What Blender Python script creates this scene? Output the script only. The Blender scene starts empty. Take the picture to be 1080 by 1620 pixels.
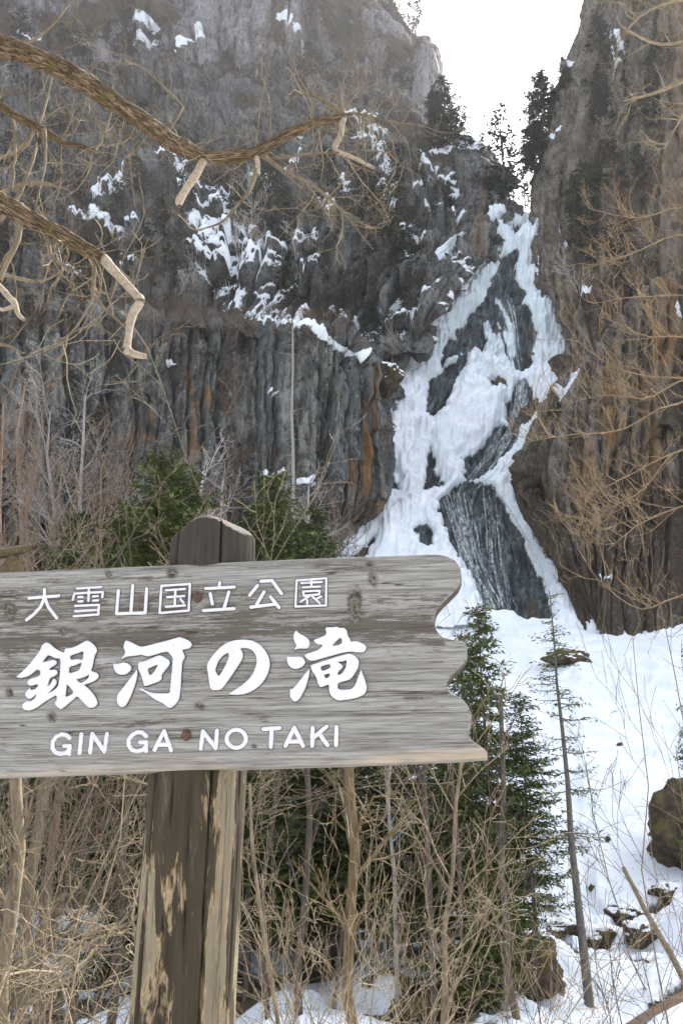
import bpy, math, random
import numpy as np
from mathutils import Vector, Matrix, Euler

sc = bpy.context.scene
COL = sc.collection
R = math.radians

# ------------------------------------------------------------------ camera
PITCH = R(20.0); FPX = 1575.0; EYE = np.array([0.0, 0.0, 1.6])
cam_d = bpy.data.cameras.new('camera'); cam = bpy.data.objects.new('camera', cam_d); COL.objects.link(cam)
cam_d.sensor_fit = 'VERTICAL'; cam_d.sensor_height = 36.0; cam_d.lens = 36.0 * FPX / 1620.0
cam_d.clip_start = 0.05; cam_d.clip_end = 3000
cam.location = EYE; cam.rotation_euler = (math.pi / 2 + PITCH, 0, 0)
sc.camera = cam

# ------------------------------------------------------------------ sky, sun, exposure
SUN_EL, SUN_AZ = R(47), R(33)
w = bpy.data.worlds.new('World'); sc.world = w; w.use_nodes = True
nt = w.node_tree; bg = nt.nodes['Background']
sky = nt.nodes.new('ShaderNodeTexSky'); sky.sky_type = 'NISHITA'; sky.sun_disc = False
sky.sun_elevation = SUN_EL; sky.sun_rotation = SUN_AZ; sky.dust_density = 2.5; sky.air_density = 1.0
hs = nt.nodes.new('ShaderNodeHueSaturation'); hs.inputs['Saturation'].default_value = .38
nt.links.new(sky.outputs[0], hs.inputs['Color']); nt.links.new(hs.outputs[0], bg.inputs[0]); bg.inputs[1].default_value = 0.15
sd = bpy.data.lights.new('sun', 'SUN'); sun = bpy.data.objects.new('sun', sd); COL.objects.link(sun)
sd.energy = 4.5; sd.angle = R(0.6); sd.color = (1.0, 0.93, 0.83)
sdir = Vector((math.sin(SUN_AZ) * math.cos(SUN_EL), math.cos(SUN_AZ) * math.cos(SUN_EL), math.sin(SUN_EL)))
sun.rotation_euler = (-sdir).to_track_quat('-Z', 'Y').to_euler()
sun.location = (60, 100, 250)
vs = sc.view_settings
sc.display_settings.display_device = 'sRGB'
vs.view_transform = 'Standard'; vs.look = 'None'; vs.gamma = 1; vs.use_curve_mapping = False
vs.exposure = 1.9
HAZE = 0.000095

# ------------------------------------------------------------------ helpers
def ray(px, py):
    px = np.asarray(px, float); py = np.asarray(py, float)
    a = (px - 540.0) / FPX; b = (810.0 - py) / FPX
    return np.stack([a, math.cos(PITCH) - b * math.sin(PITCH), math.sin(PITCH) + b * math.cos(PITCH)], -1)
def P(px, py, y):
    d = ray(px, py)
    return EYE + d * (np.asarray(y, float) / d[..., 1])[..., None]
def V(px, py, y): return Vector(P(px, py, y))

def link(o, parent=None):
    COL.objects.link(o)
    if parent is not None: o.parent = parent
    return o
def tag(o, label=None, cat=None, group=None, kind=None):
    if label: o['label'] = label
    if cat: o['category'] = cat
    if group: o['group'] = group
    if kind: o['kind'] = kind
    return o
def empty(name, loc, label, cat, group=None):
    o = bpy.data.objects.new(name, None); o.location = loc; o.empty_display_size = 0.2
    link(o); return tag(o, label, cat, group)
def mesh_np(name, v, f, mats, parent=None, smooth=True, attrs=None, mi=None, uv=None):
    v = np.asarray(v, np.float32); f = np.asarray(f, np.int32)
    me = bpy.data.meshes.new(name); n, k = f.shape
    me.vertices.add(len(v)); me.vertices.foreach_set('co', v.ravel())
    me.loops.add(n * k); me.loops.foreach_set('vertex_index', f.ravel())
    me.polygons.add(n); me.polygons.foreach_set('loop_start', np.arange(0, n * k, k, dtype=np.int32))
    me.update(calc_edges=True)
    if smooth: me.polygons.foreach_set('use_smooth', np.ones(n, bool))
    if attrs:
        for an, av in attrs.items():
            a = me.attributes.new(an, 'FLOAT', 'POINT'); a.data.foreach_set('value', np.asarray(av, np.float32).ravel())
    for m in (mats if isinstance(mats, (list, tuple)) else [mats]): me.materials.append(m)
    if mi is not None: me.polygons.foreach_set('material_index', np.asarray(mi, np.int32))
    me.update()
    return link(bpy.data.objects.new(name, me), parent)
def rel(o, parent_loc):
    """shift a world-space mesh so that it sits under a thing whose origin is parent_loc"""
    o.data.transform(Matrix.Translation(-Vector(parent_loc))); return o

# --- numpy noise
def _h(ix, iy, iz, s):
    n = (ix.astype(np.int64) * 374761393 + iy.astype(np.int64) * 668265263 + iz.astype(np.int64) * 2147483647 + s * 974634777) & 0xffffffff
    n = ((n ^ (n >> 13)) * 1274126177) & 0xffffffff
    n = ((n ^ (n >> 15)) * 2246822519) & 0xffffffff
    return ((n ^ (n >> 16)) & 0xffffff) / float(0xffffff)
def vn(x, y, z=None, s=0):
    x = np.asarray(x, float); y = np.asarray(y, float); z = np.zeros_like(x) if z is None else np.asarray(z, float)
    ix, iy, iz = np.floor(x), np.floor(y), np.floor(z); fx, fy, fz = x - ix, y - iy, z - iz
    fx, fy, fz = [t * t * (3 - 2 * t) for t in (fx, fy, fz)]
    r = 0
    for a in (0, 1):
        for b in (0, 1):
            for c in (0, 1):
                r = r + _h(ix + a, iy + b, iz + c, s) * (fx if a else 1 - fx) * (fy if b else 1 - fy) * (fz if c else 1 - fz)
    return r * 2 - 1
def fbm(x, y, z=None, o=4, s=0, g=0.5):
    r, a = 0, 1.0
    for i in range(o):
        k = 2.03 ** i
        r = r + a * vn(x * k + i * 7.3, y * k - i * 3.1, None if z is None else z * k, s + i); a *= g
    return r
def vor(u, v, s=0, jit=0.9):
    iu, iv = np.floor(u), np.floor(v)
    f1 = np.full(u.shape, 9.0); f2 = f1.copy(); cid = np.zeros(u.shape); cv = np.zeros(u.shape)
    for a in (-1, 0, 1):
        for b in (-1, 0, 1):
            cu, cw = iu + a, iv + b
            qu = cu + .5 + jit * (_h(cu, cw, cu * 0, s) - .5); qv = cw + .5 + jit * (_h(cu, cw, cu * 0, s + 1) - .5)
            d = np.hypot(u - qu, v - qv); hh = _h(cu, cw, cu * 0, s + 2)
            m = d < f1
            f2 = np.where(m, f1, np.minimum(f2, d)); cid = np.where(m, hh, cid); cv = np.where(m, v - qv, cv); f1 = np.where(m, d, f1)
    return f1, f2, cid, cv
def cell1(u, s, row=0):
    i = np.floor(u); d1 = np.full(u.shape, 9.0); d2 = d1.copy(); best = i.copy(); loc = 0 * u
    for a in (-1, 0, 1):
        c = i + a; q = c + .5 + .8 * (_h(c, c * 0 + row, c * 0, s) - .5); d = np.abs(u - q); m = d < d1
        d2 = np.where(m, d1, np.minimum(d2, d)); best = np.where(m, c, best); loc = np.where(m, u - q, loc); d1 = np.where(m, d, d1)
    return best, (d2 - d1) / 2, loc
def blocks(u, v, s):
    """upright jointed blocks: columns of uneven width, each broken across at its own heights"""
    c, eu, lu = cell1(u, s); hc = _h(c, c * 0 + 3, c * 0, s + 1)
    b, ev, lv = cell1(v + hc * 17, s + 2, c); return c, b, eu, ev, lu, lv, hc, _h(c, b, c * 0, s + 4)
def sst(a, b, x):
    t = np.clip((x - a) / (b - a), 0, 1); return t * t * (3 - 2 * t)

# --- tubes
def tubes(lines, sides=4):
    """lines: list of (pts Kx3, radii K) -> verts, quads"""
    by = {}
    for p, r in lines: by.setdefault(len(p), []).append((p, r))
    VV, FF, off = [], [], 0
    ang = np.linspace(0, 2 * np.pi, sides, endpoint=False)
    for K, L in by.items():
        p = np.array([a[0] for a in L], float); r = np.array([a[1] for a in L], float)
        t = np.gradient(p, axis=1); t /= np.linalg.norm(t, axis=2, keepdims=True) + 1e-9
        ref = np.where(np.abs(t[:, :1, 2:3]) > 0.8, np.array([1.0, 0.0, 0.0]), np.array([0.0, 0.0, 1.0]))
        n1 = np.cross(t, np.broadcast_to(ref, t.shape)); n1 /= np.linalg.norm(n1, axis=2, keepdims=True) + 1e-9
        n2 = np.cross(t, n1)
        q = p[:, :, None] + r[:, :, None, None] * (np.cos(ang)[:, None] * n1[:, :, None] + np.sin(ang)[:, None] * n2[:, :, None])
        M = len(L); VV.append(q.reshape(-1, 3))
        i = np.arange(M)[:, None, None] * K * sides + np.arange(K - 1)[None, :, None] * sides
        j = np.arange(sides)[None, None, :]; j2 = (j + 1) % sides
        FF.append((np.stack([i + j, i + j2, i + sides + j2, i + sides + j], -1)).reshape(-1, 4) + off)
        off += M * K * sides
    return np.concatenate(VV), np.concatenate(FF)
def spline(pts, n):
    """Catmull-Rom through rows of pts (any columns) -> n rows"""
    p = np.asarray(pts, float); m = len(p)
    if m == 2:
        t = np.linspace(0, 1, n)[:, None]; return p[0] * (1 - t) + p[1] * t
    q = np.vstack([2 * p[0] - p[1], p, 2 * p[-1] - p[-2]])
    t = np.linspace(0, m - 1 - 1e-9, n); i = t.astype(int); f = (t - i)[:, None]
    a, b, c, d = q[i], q[i + 1], q[i + 2], q[i + 3]
    return .5 * (2 * b + (c - a) * f + (2 * a - 5 * b + 4 * c - d) * f * f + (3 * b - a - 3 * c + d) * f ** 3)

# ------------------------------------------------------------------ materials
class N:
    def __init__(s, name, rough=0.8, spec=0.3):
        s.m = bpy.data.materials.new(name); s.m.use_nodes = True; s.t = s.m.node_tree; s.b = s.t.nodes['Principled BSDF']
        s.b.inputs['Roughness'].default_value = rough; s.b.inputs['Specular IOR Level'].default_value = spec
    def node(s, ty, **k):
        n = s.t.nodes.new(ty)
        for a, b in k.items(): setattr(n, a, b)
        return n
    def set(s, sock, v):
        if hasattr(v, 'is_output') or isinstance(v, bpy.types.NodeSocket): s.t.links.new(v, sock)
        else: sock.default_value = v
    def pos(s, scale=(1, 1, 1), obj=False, rot=(0, 0, 0)):
        c = s.node('ShaderNodeTexCoord').outputs['Object'] if obj else s.node('ShaderNodeNewGeometry').outputs['Position']
        mp = s.node('ShaderNodeMapping'); mp.inputs['Scale'].default_value = scale; mp.inputs['Rotation'].default_value = rot
        s.t.links.new(c, mp.inputs[0]); return mp.outputs[0]
    def noise(s, vec, scale, detail=4, rough=.55, dist=0):
        n = s.node('ShaderNodeTexNoise'); s.t.links.new(vec, n.inputs['Vector'])
        n.inputs['Scale'].default_value = scale; n.inputs['Detail'].default_value = detail; n.inputs['Roughness'].default_value = rough
        n.inputs['Distortion'].default_value = dist
        return n.outputs['Fac']
    def math(s, op, a, b=0.0, clamp=False):
        n = s.node('ShaderNodeMath', operation=op, use_clamp=clamp); s.set(n.inputs[0], a); s.set(n.inputs[1], b); return n.outputs[0]
    def step(s, v, a, b):
        n = s.node('ShaderNodeMapRange', interpolation_type='SMOOTHSTEP'); s.set(n.inputs[0], v)
        n.inputs[1].default_value = a; n.inputs[2].default_value = b; return n.outputs[0]
    def ramp(s, f, stops):
        n = s.node('ShaderNodeValToRGB'); cr = n.color_ramp
        while len(cr.elements) < len(stops): cr.elements.new(.5)
        for e, (p, c) in zip(cr.elements, stops): e.position = p; e.color = (*c, 1)
        s.t.links.new(f, n.inputs[0]); return n.outputs[0]
    def mix(s, f, a, b, mode='MIX'):
        n = s.node('ShaderNodeMix', data_type='RGBA', blend_type=mode)
        s.set(n.inputs[0], f)
        s.set(n.inputs[6], a if not isinstance(a, tuple) else (*a, 1)); s.set(n.inputs[7], b if not isinstance(b, tuple) else (*b, 1)); return n.outputs[2]
    def attr(s, name): return s.node('ShaderNodeAttribute', attribute_name=name).outputs['Fac']
    def rnd(s): return s.node('ShaderNodeObjectInfo').outputs['Random']
    def col(s, v): s.set(s.b.inputs['Base Color'], v if not isinstance(v, tuple) else (*v, 1)); return s
    def bump(s, h, strength=.5, dist=.02):
        n = s.node('ShaderNodeBump'); n.inputs['Strength'].default_value = strength; n.inputs['Distance'].default_value = dist
        s.t.links.new(h, n.inputs['Height']); s.t.links.new(n.outputs[0], s.b.inputs['Normal']); return s

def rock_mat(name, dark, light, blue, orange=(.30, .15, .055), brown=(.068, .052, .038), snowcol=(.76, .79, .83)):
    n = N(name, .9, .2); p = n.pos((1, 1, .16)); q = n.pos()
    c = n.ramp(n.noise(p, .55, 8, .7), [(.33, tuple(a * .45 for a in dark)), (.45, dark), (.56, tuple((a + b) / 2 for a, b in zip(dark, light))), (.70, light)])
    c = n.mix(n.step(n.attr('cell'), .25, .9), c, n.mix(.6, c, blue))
    c = n.mix(n.math('MULTIPLY', n.step(n.attr('cell'), .55, .05), .6), c, tuple(a * .55 for a in dark))
    c = n.mix(n.math('MULTIPLY', n.step(n.noise(p, 1.6, 7, .75), .5, .6), .8), c, tuple(a * .3 for a in dark))
    c = n.mix(n.math('MULTIPLY', n.step(n.noise(q, 1.1, 8, .75), .56, .66), .5), c, tuple(min(a * 1.35, .5) for a in light))
    st = n.math('MULTIPLY', n.attr('stain'), n.step(n.noise(p, .8, 6, .7), .35, .6))
    c = n.mix(st, c, n.ramp(n.noise(p, 1.3, 5), [(.35, tuple(a * .55 for a in orange)), (.65, orange), (.8, (.40, .30, .14))]))
    vg = n.step(n.math('ADD', n.attr('veg'), n.math('MULTIPLY', n.math('SUBTRACT', n.noise(q, .9, 8, .75), .5), 1.5)), .35, .65)
    c = n.mix(vg, c, n.ramp(n.noise(q, 2.3, 6, .7), [(.3, tuple(a * .5 for a in brown)), (.55, brown), (.75, (.13, .11, .06))]))
    sn = n.step(n.math('ADD', n.attr('snow'), n.math('MULTIPLY', n.math('SUBTRACT', n.noise(q, 1.3, 7, .75), .5), .6)), .36, .60)
    c = n.mix(sn, c, snowcol)
    n.col(c)
    hb = n.math('MULTIPLY', n.math('ADD', n.noise(p, 2.2, 8, .75), n.noise(q, 3.0, 6, .7)), n.math('SUBTRACT', 1.0, n.math('MULTIPLY', sn, .85)))
    n.bump(hb, .9, .28)
    return n.m
M = {}
M['rock_far'] = rock_mat('rock_far', (.16, .143, .147), (.40, .355, .36), (.20, .20, .22))  # light tone raised so the rock colour carries some of the haze
M['rock_mid'] = rock_mat('rock_mid', (.060, .056, .051), (.30, .285, .26), (.12, .13, .135))
M['rock_low'] = rock_mat('rock_low', (.066, .066, .060), (.33, .32, .295), (.135, .155, .158))
M['rock_right'] = rock_mat('rock_right', (.085, .070, .052), (.31, .255, .185), (.16, .15, .135), orange=(.30, .16, .055))

def snow_mat():
    """snow with wet dark rock and icy bands by attributes"""
    n = N('snow', .75, .25); q = n.pos(); p = n.pos((1, 1, .3))
    s = n.mix(n.step(n.noise(q, .35, 6, .6), .35, .7), (.66, .70, .76), (.78, .80, .83))
    s = n.mix(n.math('MULTIPLY', n.step(n.noise(q, 2.2, 8, .8), .64, .78), .25), s, (.42, .40, .37))
    s = n.mix(n.math('MULTIPLY', n.step(n.noise(n.pos((1, 1, .12)), .9, 7, .75), .52, .66), n.math('MULTIPLY', n.attr('ice'), .8)), s, (.36, .42, .46))
    s = n.mix(n.math('MULTIPLY', n.attr('ice'), n.step(n.noise(p, .5, 6, .7), .4, .62)), s, (.62, .74, .77))
    rk = n.ramp(n.noise(p, .9, 8, .7), [(.35, (.016, .021, .024)), (.5, (.060, .074, .079)), (.64, (.17, .195, .20))])
    rk = n.mix(n.math('MULTIPLY', n.attr('stain'), n.step(n.noise(q, .8, 5), .25, .45)), rk, n.mix(n.noise(q, 3, 6, .7), (.045, .034, .022), (.16, .125, .08)))
    m = n.step(n.math('ADD', n.attr('rock'), n.math('ADD', n.math('MULTIPLY', n.math('SUBTRACT', n.noise(p, 1.1, 6, .7), .5), .6), n.math('MULTIPLY', n.math('SUBTRACT', n.noise(p, 3.6, 6, .8), .5), .7))), .40, .58)
    n.col(n.mix(m, s, rk))
    n.set(n.b.inputs['Roughness'], n.math('SUBTRACT', .8, n.math('MULTIPLY', m, .35)))
    n.bump(n.math('ADD', n.math('MULTIPLY', n.noise(q, 1.6, 6, .65), .5), n.math('MULTIPLY', n.math('MULTIPLY', m, n.noise(p, 2.2, 8, .75)), 1.2)), .8, .35)
    return n.m
M['snow'] = snow_mat()

def wood_bark(name, a, b, moss=None, scale=(14, 14, 3), obj=False):
    n = N(name, .85, .25); p = n.pos(scale); q = n.pos()
    c = n.ramp(n.noise(p, 1.6, 6, .65), [(.3, a), (.7, b)])
    if moss: c = n.mix(n.math('MULTIPLY', n.step(n.noise(q, 7, 7, .75), .50, .60), .75), c, moss)
    n.col(c); n.bump(n.noise(p, 2.2, 7, .75), 1.0, .03); return n.m
M['bark_tan'] = wood_bark('bark_tan', (.085, .064, .040), (.25, .20, .135))
M['bark_twig'] = wood_bark('bark_twig', (.13, .10, .062), (.37, .30, .20))
M['bark_red'] = wood_bark('bark_red', (.115, .078, .055), (.26, .18, .13))
M['bark_gold'] = wood_bark('bark_gold', (.15, .105, .060), (.37, .27, .165))
M['bark_dark'] = wood_bark('bark_dark', (.045, .034, .026), (.12, .095, .075))
M['bark_grey'] = wood_bark('bark_grey', (.16, .145, .13), (.40, .37, .34))
M['bark_birch'] = wood_bark('bark_birch', (.30, .27, .25), (.60, .56, .53))
M['bark_brush'] = wood_bark('bark_brush', (.075, .050, .038), (.17, .12, .09), scale=(1, 1, 1))
M['bark_moss'] = wood_bark('bark_moss', (.055, .038, .020), (.44, .32, .19), moss=(.125, .10, .03), scale=(20, 45, 45))
M['bark_stem'] = wood_bark('bark_stem', (.045, .040, .036), (.15, .135, .12))
M['wood_dead'] = wood_bark('wood_dead', (.33, .26, .185), (.60, .50, .39), scale=(30, 30, 30))
M['trunk_moss'] = wood_bark('trunk_moss', (.055, .036, .020), (.20, .145, .085), moss=(.10, .08, .025), scale=(14, 14, 3))
def bough_mat():
    n = N('bough_bark', .9, .15); cb = n.node('ShaderNodeCombineXYZ')
    for k, (a, f) in enumerate((('along', 9.0), ('cx', 2.4), ('cy', 2.4))): n.set(cb.inputs[k], n.math('MULTIPLY', n.attr(a), f))
    f1 = n.noise(cb.outputs[0], 2.2, 8, .72, .4); f2 = n.noise(cb.outputs[0], .8, 4, .6); q = n.pos()
    c = n.ramp(f1, [(.36, (.020, .013, .008)), (.47, (.10, .068, .040)), (.56, (.27, .19, .115)), (.68, (.50, .39, .26))])
    c = n.mix(n.math('MULTIPLY', n.step(f2, .45, .62), .55), c, (.05, .034, .02))
    c = n.mix(n.math('MULTIPLY', n.step(n.noise(q, 9, 7, .75), .53, .62), .6), c, (.13, .105, .03))
    n.col(c); n.bump(f1, 1.0, .03); return n.m
M['bough_bark'] = bough_mat()
def leaf_mat(name, a, b):
    n = N(name, .65, .3); p = n.pos()
    c = n.ramp(n.noise(p, 1.7, 5, .6), [(.3, a), (.7, b)]); n.col(n.mix(n.math('MULTIPLY', n.rnd(), .35), c, tuple(t * .6 for t in a)))
    n.b.inputs['Subsurface Weight'].default_value = 0
    return n.m
M['needle'] = leaf_mat('needle', (.030, .048, .016), (.085, .115, .030))
M['needle_near'] = leaf_mat('needle_near', (.030, .050, .011), (.130, .160, .032))
M['needle_far'] = leaf_mat('needle_far', (.012, .020, .012), (.038, .052, .027))
# ------------------------------------------------------------------ land forms
def proj(p):
    d = p - EYE; c, s = math.cos(PITCH), math.sin(PITCH)
    f = d[..., 1] * c + d[..., 2] * s; u = -d[..., 1] * s + d[..., 2] * c
    return 540 + FPX * d[..., 0] / f, 810 - FPX * u / f
class Surf:
    """sheet of land spread over a lattice of control points, then cut into joints, ledges and mounds"""
    def __init__(s, lat, nu, nv):
        lat = np.array([[(*P(a, b, y), a, b) for a, b, y in row] for row in lat])
        g = np.stack([spline(lat[:, i], nv) for i in range(lat.shape[1])], 1)
        g = np.stack([spline(g[j], nu) for j in range(nv)], 0)
        s.p = g[..., :3]; s.px, s.py = proj(s.p); s.nu, s.nv = nu, nv
        s.n0 = s.normals(s.p)
        x = s.p[..., 0]; y = s.p[..., 1]
        mid = nv // 2
        s.a = np.broadcast_to(np.concatenate([[0], np.cumsum(np.hypot(np.diff(x[mid]), np.diff(y[mid])))]), x.shape) + 0 * x
        s.z = s.p[..., 2]; s.base = s.p.copy()
    def normals(s, p):
        n = np.cross(np.gradient(p, axis=1), np.gradient(p, axis=0)); n /= np.linalg.norm(n, axis=2, keepdims=True) + 1e-9
        flip = np.sign(np.sum(n * (EYE - p), -1)); flip = np.sign(np.mean(flip)) or 1
        return n * flip
    def push(s, d): s.p = s.p + s.n0 * d[..., None]
    def build(s, name, mat, attrs, label=None):
        i = np.arange(s.nv - 1)[:, None] * s.nu + np.arange(s.nu - 1)[None]
        f = np.stack([i, i + 1, i + s.nu + 1, i + s.nu], -1).reshape(-1, 4)
        if np.mean(np.sum(np.cross(np.gradient(s.p, axis=1), np.gradient(s.p, axis=0)) * (EYE - s.p), -1)) < 0: f = f[:, ::-1]
        o = mesh_np(name, s.p.reshape(-1, 3), f, mat, smooth='cliff' not in name, attrs={k: v.ravel() for k, v in attrs.items()})
        tag(o, kind='structure'); s.px, s.py = proj(s.p); s.flat = (s.px.ravel(), s.py.ravel(), s.p.reshape(-1, 3)); return o
    def at(s, px, py):
        a, b, p = s.flat; i = np.argmin((a - px) ** 2 + (b - py) ** 2); return p[i].copy()
def line_d(px, py, pts):
    pts = np.asarray(pts, float); d = np.full(px.shape, 1e9)
    for (a, b), (c, e) in zip(pts[:-1], pts[1:]):
        vx, vy = c - a, e - b; t = np.clip(((px - a) * vx + (py - b) * vy) / (vx * vx + vy * vy + 1e-9), 0, 1)
        d = np.minimum(d, np.hypot(px - a - t * vx, py - b - t * vy))
    return d
def poly_sd(px, py, pts):
    pts = np.asarray(pts, float); ins = np.zeros(px.shape, bool); n = len(pts)
    for i in range(n):
        x1, y1 = pts[i]; x2, y2 = pts[(i + 1) % n]
        c = ((y1 > py) != (y2 > py)) & (px < (x2 - x1) * (py - y1) / ((y2 - y1) or 1e-9) + x1); ins ^= c
    d = line_d(px, py, list(map(tuple, pts)) + [tuple(pts[0])]); return np.where(ins, -d, d)
def joints(a, z, cols, s):
    """columnar joints: cols = [(width, height, step, crack depth, crack width)] -> push-out and a tone per column"""
    d = np.zeros(a.shape); tone = np.zeros(a.shape)
    wa = a + 1.0 * fbm(a / 12, z / 16, s=s + 50, o=3) + .12 * fbm(a / 1.5, z / 2, s=s + 60, o=2)
    wz = z + 2.5 * fbm(a / 6, z / 9, s=s + 70, o=3)
    for k, (wd, ht, st, cd, cw) in enumerate(cols):
        if k == 0:
            f1, f2, c, cv = vor(wa / wd, wz / ht, s); d += st * (c - .5) * 2 - cd * np.exp(-((f2 - f1) / cw) ** 2) - .35 * st * cv; tone = c
            continue
        c, b, eu, ev, lu, lv, hc, hb = blocks(wa / wd, wz / ht, s + k * 9)
        tl = (_h(c, b, c * 0, s + k * 9 + 6) - .5) * 1.6
        d += st * ((hc - .5) * 1.1 + (hb - .5) * 1.3 + tl * lu - .45 * lv) - cd * (np.exp(-(eu * wd / (.10 + .05 * wd)) ** 2) + .7 * np.exp(-(ev * ht / (.12 + .05 * wd)) ** 2))
        if k == 1: tone = .6 * hc + .4 * hb; d -= 1.8 * st * np.exp(-(eu * wd / .35) ** 2) * (hc > .45)
    return d, tone

# --- A: the far, hazy wall at upper left
edgeA = [(-170, 530, 312), (-60, 575, 306), (-10, 594, 300), (30, 626, 297), (60, 648, 294), (90, 677, 291), (130, 682, 288), (165, 680, 284), (190, 668, 281), (250, 690, 274), (340, 710, 264)]
lat = []
for py, R_, y in edgeA:
    lat.append([(-260, py, y + 25), (0, py, y + 12), (180, py, y + 18), (330, py, y + 4), (470, py, y + 12), (R_ - 90, py, y + 2), (R_ - 15, py, y), (R_ + 4, py, y + 18), (R_ - 30, py, y + 80)])
A = Surf(lat, 380, 230)
d, tone = joints(A.a, A.z, [(17, 60, 4.2, 1.2, .10), (7, 42, 2.2, 1.4, .12), (3.0, 16, .8, .6, .10)], 11)
A.push(d + 5 * fbm(A.a / 45, A.z / 60, s=3, o=3) + .5 * fbm(A.a / 3, A.z / 3, s=5, o=3))
nz = A.normals(A.p)[..., 2]
wallA = sst(90, 30, np.abs(A.px - 360)) * sst(250, 190, A.py)
vegA = .75 * sst(-.5, .6, fbm(A.a / 22, A.z / 22, s=9, o=4)) * (1 - .75 * wallA) + .15 * sst(.2, .6, nz)
snowA = np.zeros(A.px.shape)
for pts, wd in [([(222, 30), (245, 45)], 8), ([(215, 60), (250, 75)], 6), ([(30, 48), (60, 55)], 5), ([(290, 85), (320, 70)], 5), ([(480, 75), (535, 118)], 4), ([(440, 40), (470, 60)], 6), ([(120, 70), (135, 75)], 5), ([(560, 165), (640, 190)], 8), ([(595, 175), (640, 235)], 9), ([(420, 130), (470, 140)], 4), ([(40, 140), (60, 145)], 6), ([(285, 118), (300, 122)], 4)]:
    snowA = np.maximum(snowA, sst(wd * 1.6, wd * .3, line_d(A.px, A.py, pts) + 5 * fbm(A.px / 14, A.py / 9, s=2, o=3)))
A.push(.5 * snowA)
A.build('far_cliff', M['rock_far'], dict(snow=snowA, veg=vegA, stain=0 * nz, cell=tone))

# --- B: the broken, snow-ledged middle cliff
lat = []
for py, R_, yl, yr in [(95, 540, 244, 240), (150, 590, 232, 230), (200, 675, 222, 216), (232, 745, 213, 205), (258, 780, 206, 197), (300, 793, 197, 191), (340, 800, 189, 184), (400, 782, 181, 177), (440, 740, 175, 173), (500, 692, 166, 167), (560, 664, 158, 162), (600, 624, 153, 158), (690, 598, 144, 151)]:
    row = [(-240 + (R_ + 240) * t, py, yl + (yr - yl) * t + q) for t, q in [(0, 4), (.2, 0), (.4, 4), (.6, -1), (.78, 3), (.92, 0)]]
    lat.append(row + [(R_ - 6, py, yr), (R_ + 4, py, yr + 9), (R_ - 8, py, yr + 26)])
B = Surf(lat, 480, 285)
d, tone = joints(B.a, B.z, [(13, 17, 3.4, .8, .10), (5.0, 9, 2.2, .8, .10), (2.2, 5, 1.0, .5, .12), (.9, 2.2, .35, .2, .12)], 31)
spur = sst(28, 8, line_d(B.px, B.py, [(745, 265), (750, 330), (755, 390)]))
top_r = sst(600, 700, B.px) * sst(300, 240, B.py)
dead = (1 - .6 * spur) * (1 - .7 * top_r)
B.push(dead * d + 4 * fbm(B.a / 25, B.z / 25, s=33, o=3) * (1 - .8 * top_r) + .45 * fbm(B.a / 2, B.z / 2, s=35, o=4) + 1.2 * spur)
nz = B.normals(B.p)[..., 2]
snowB = np.zeros(nz.shape); wob = 8 * fbm(B.px / 20, B.py / 6, s=42, o=4)
for pts, wd in [([(318, 372), (345, 405), (375, 425)], 13), ([(345, 352), (385, 372), (425, 400)], 19), ([(375, 345), (430, 385)], 7), ([(385, 385), (415, 420), (430, 440)], 18), ([(312, 412), (345, 432)], 7), ([(440, 395), (490, 388)], 7),
                ([(362, 466), (410, 480), (470, 498)], 16), ([(400, 475), (445, 492), (485, 505)], 9), ([(497, 520), (530, 540), (562, 562)], 10), ([(150, 298), (195, 300)], 7), ([(118, 338), (150, 360), (192, 378)], 8), ([(98, 402), (122, 408)], 4), ([(325, 298), (352, 300)], 7), ([(262, 262), (295, 275)], 7), ([(295, 315), (315, 318)], 5),
                ([(400, 285), (445, 292)], 6), ([(430, 236), (470, 234)], 5), ([(200, 376), (225, 372)], 3), ([(195, 435), (222, 432)], 4), ([(580, 512), (645, 518)], 12), ([(640, 370), (665, 385)], 6), ([(655, 300), (685, 290)], 4), ([(695, 270), (715, 272)], 5), ([(705, 283), (722, 290)], 4), ([(690, 470), (665, 478)], 5), ([(675, 330), (700, 336)], 3),
                ([(720, 345), (728, 342)], 4), ([(712, 412), (722, 415)], 5), ([(560, 205), (600, 235), (615, 262)], 10), ([(600, 310), (630, 318)], 5), ([(520, 455), (555, 470)], 4), ([(540, 300), (560, 310)], 5), ([(610, 340), (635, 345)], 4), ([(640, 415), (660, 425)], 4), ([(470, 430), (500, 420)], 5), ([(665, 255), (690, 262)], 4), ([(750, 440), (700, 495), (690, 545)], 8), ([(740, 425), (725, 440)], 6), ([(690, 235), (760, 232)], 6), ([(505, 340), (520, 352)], 5), ([(215, 470), (235, 480)], 3)]:
    snowB = np.maximum(snowB, sst(wd * 2.0, wd * .5, line_d(B.px, B.py, pts) + wob * min(1, wd / 9)))
snowB *= sst(-.38, .20, nz + .35 * fbm(B.px / 7, B.py / 6, s=44, o=3))
vegB = (.26 + .5 * fbm(B.a / 12, B.z / 10, s=47, o=4)) * (1 - .8 * spur) * sst(820, 640, B.px + .4 * B.py - 100)
vegB = np.clip(vegB + .25 * sst(.2, .6, nz), 0, .85)
B.push(.7 * snowB)
B.build('middle_cliff', M['rock_mid'], dict(snow=snowB, veg=vegB, stain=.4 * sst(16, 3, line_d(B.px, B.py, [(765, 300), (760, 390)]) + 6 * fbm(B.a / 2, B.z / 8, s=49, o=3)), cell=tone))

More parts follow.
